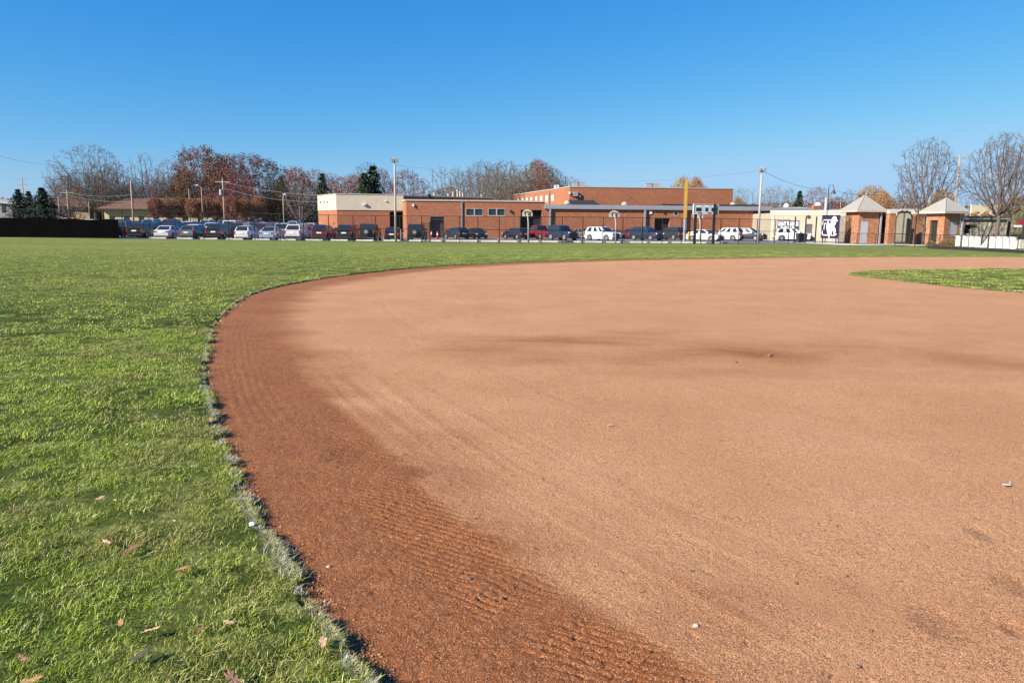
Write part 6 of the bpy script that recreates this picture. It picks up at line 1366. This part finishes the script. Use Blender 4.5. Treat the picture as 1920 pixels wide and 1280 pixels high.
lv = [(183,761,.13,'paleleaf','curled brown leaf high on the grass, farthest of the large fallen leaves'),(247,1028,.10,'rustleaf','broad tan leaf lying on pale grass'),(200,1015,.06,'paleleaf','small brown leaf just left of the broad tan leaf'),(344,1065,.075,'dryleaf','long pale pink leaf on the grass nearest the middle of the turf'),(228,1165,.05,'dryleaf','small folded tan leaf, left one of the pair in the lower grass'),(284,1180,.065,'paleleaf','flat peach leaf, right one of the pair in the lower grass'),
      (376,1180,.05,'rustleaf','tiny ivory leaf sliver in the lower grass'),(428,1165,.05,'paleleaf','rust brown curled leaf near the clay edge in the lower grass'),(264,1228,.085,'darkleaf','dark grey twisted leaf in the lower grass'),(435,1272,.10,'dryleaf','brown leaf at the bottom edge of the grass near the corner of the clay'),(58,1275,.08,'dryleaf','dark red brown leaf in the bottom left corner'),(605,1202,.07,'paleleaf','pale tan leaf on the clay edge, lower part'),(26,955,.06,'rustleaf','orange brown leaf at the left edge of the photo'),(187,933,.06,'paleleaf','small brown leaf on bright grass above the tan leaf'),(40,1232,.05,'dryleaf','orange leaf above the bottom left corner'),(305,812,.05,'dryleaf','small ivory leaf right of the far curled brown leaf'),(322,722,.06,'paleleaf','small orange leaf near the clay edge, far up the grass')]
for k, (px_, py_, L, m_, lab) in enumerate(lv):
    p = gp(px_, py_, .035); o = leafmesh(k, L*1.15, M[m_]).build('fallen_leaf', M[m_], loc=(p.x, p.y, .022)); o.rotation_euler = (R((k*37)%30-15), R((k*53)%24-12), k*1.3); tag(o, lab, 'leaf', 'fallen leaves on the grass')
def rock(seed, r_):
    g = random.Random(seed); bm = bmesh.new(); bmesh.ops.create_icosphere(bm, subdivisions=2, radius=1)
    for v in bm.verts: f_ = g.uniform(.8,1.15); v.co = Vector((v.co.x*r_*f_*1.15, v.co.y*r_*f_, max(v.co.z*r_*.75*f_, -r_*.4)))
    me = bpy.data.meshes.new('pebble'); bm.to_mesh(me); bm.free(); return me
pb = [(1443,668,.045,'stone','dark clod beside the damp streaks, far out on the clay'),(1379,680,.03,'stone','small pale stone left of the dark clod'),(1491,1094,.014,'stone','round brown pebble in the lower right clay'),(1295,1072,.016,'stone','grey pebble left of the round brown one'),(1585,1080,.012,'stone','tiny dark pebble right of the round brown one'),(1230,1142,.013,'stone','dark pebble just right of the raked rows'),(1304,1174,.015,'concrete','pale stone casting a dark shadow right of the raked rows'),(1246,1180,.012,'stone','dark flat pebble left of the pale stone'),(1608,1250,.014,'stone','grey pebble near the bottom edge'),(1813,1252,.011,'stone','dark pebble near the bottom right corner'),(940,1120,.012,'stone','dark pebble on the damp band left of the raked rows'),(616,1063,.013,'concrete','pale pebble on the damp band near the grass'),(880,1085,.014,'stone','greyish pebble among the raked rows'),(1568,985,.010,'stone','small dark pebble in the middle of the right clay')]
for k, (px_, py_, r_, m_, lab) in enumerate(pb):
    p = gp(px_, py_, -LIP); o = bpy.data.objects.new('pebble', rock(k, r_*.75)); o.data.materials.append(M[m_]); COL.objects.link(o); o.location = (p.x, p.y, -LIP+r_*.25); tag(o, lab, 'pebble', 'pebbles on the clay')
p = gp(1886, 913, -LIP); o = leafmesh(70, .06, M['ink'], .8, 0).build('paper_scrap', M['ink'], loc=(p.x,p.y,-LIP+.004)); o.rotation_euler = (0,.1,.3); tag(o, 'narrow white scrap on the clay near the right edge', 'paper scrap')
p = gp(1143, 800, -LIP); o = leafmesh(71, .05, M['ink'], .8, 0).build('paper_scrap', M['cap'], loc=(p.x,p.y,-LIP+.004)); tag(o, 'tiny pale scrap in the middle of the dry clay', 'paper scrap')
p = gp(473, 982); o = bpy.data.objects.new('chalk_lump', rock(90, .017)); o.data.materials.append(M['ink']); COL.objects.link(o); o.location = (p.x+.0, p.y, .0); tag(o, 'white chalk lump sitting on the grass edge', 'chalk lump')
p = gp(395, 786); mb = MB(); mb.box((-.012,-.07,-.04),(.012,.07,.004)); o = mb.build('edging_chip', M['paleleaf'], loc=(p.x,p.y,0)); o.rotation_euler = (0,.1,.35); tag(o, 'pale pinkish chip of edging where the grass meets the clay', 'edging chip')
# clay crumbs, dark specks and tiny pale leaves: nobody could count them
def crumbs(name, n, sampler, size, mat, seed, flat=False):
    g = np.random.RandomState(seed); x, y, z = sampler(g, n); n = len(x); c = np.stack([x, y, z], 1); V0 = np.array([(1,0,0),(-.5,.87,0),(-.5,-.87,0),(0,0,1.1 if not flat else .35),(0,0,-.4)]); F0 = np.array([(0,1,3),(1,2,3),(2,0,3),(1,0,4),(2,1,4),(0,2,4)])
    an = g.rand(n)*6.283; s = size[0]+(size[1]-size[0])*g.rand(n)**2.5; V = np.empty((n,5,3)); V[:,:,0] = (V0[:,0][None]*np.cos(an)[:,None]-V0[:,1][None]*np.sin(an)[:,None])*s[:,None]*g.uniform(.7,1.6,(n,1)); V[:,:,1] = (V0[:,0][None]*np.sin(an)[:,None]+V0[:,1][None]*np.cos(an)[:,None])*s[:,None]; V[:,:,2] = V0[:,2][None]*s[:,None]*.7; V += c[:,None,:]
    F = (F0[None]+(np.arange(n)*5)[:,None,None]).reshape(-1,3); me = npmesh(name, V.reshape(-1,3), F, mat); o = bpy.data.objects.new(name, me); COL.objects.link(o); return tag(o, kind='stuff')
def s_edge(g, n):
    i0 = g.randint(0, len(EDGE), n); e = EDGE[i0]+(EDGE[(i0+1)%len(EDGE)]-EDGE[i0])*g.rand(n,1)+g.normal(0,.05,(n,2)); k = (np.hypot(e[:,0],e[:,1]) < 16) & (e[:,1] > 1); e = e[k]; sd_ = sdist(e[:,0], e[:,1], EDGE); k = (sd_ > 0) & (sd_ < .2); e = e[k]; return e[:,0], e[:,1], np.full(len(e), -LIP)+(fbm(e[:,0], e[:,1], 1.2, 3)-.5)*.02
def s_clay(g, n):
    r_ = np.sqrt(g.uniform(1.5**2, 11**2, n)); a = g.uniform(-.55, .75, n); x, y = r_*np.sin(a), r_*np.cos(a); sd_ = sdist(x, y, EDGE); k = sd_ > .05; x, y = x[k], y[k]; return x, y, np.full(len(x), -LIP)+(fbm(x, y, 1.2, 3)-.5)*.02
def s_grass(g, n):
    r_ = g.uniform(4, 55, n); a = g.uniform(-.7, .7, n); x, y = r_*np.sin(a), r_*np.cos(a); sd_ = sdist(x, y, EDGE); k = sd_ < -.2; x, y = x[k], y[k]; return x, y, np.full(len(x), .03)
crumbs('clay_crumbs', 60000, s_edge, (.002,.011), M['dirt'], 1)
crumbs('clay_granules', 150000, s_clay, (.0008,.0050), M['dirt'], 2)
crumbs('clod_shade_specks', 900, s_clay, (.003,.008), M['darkleaf'], 3, True)  # dark crumbs standing in for small clods together with their shadows
crumbs('leaf_litter', 420, s_grass, (.012,.032), plain('pale_leaf', srgb(196,178,120), .7, var=.2), 4, True)
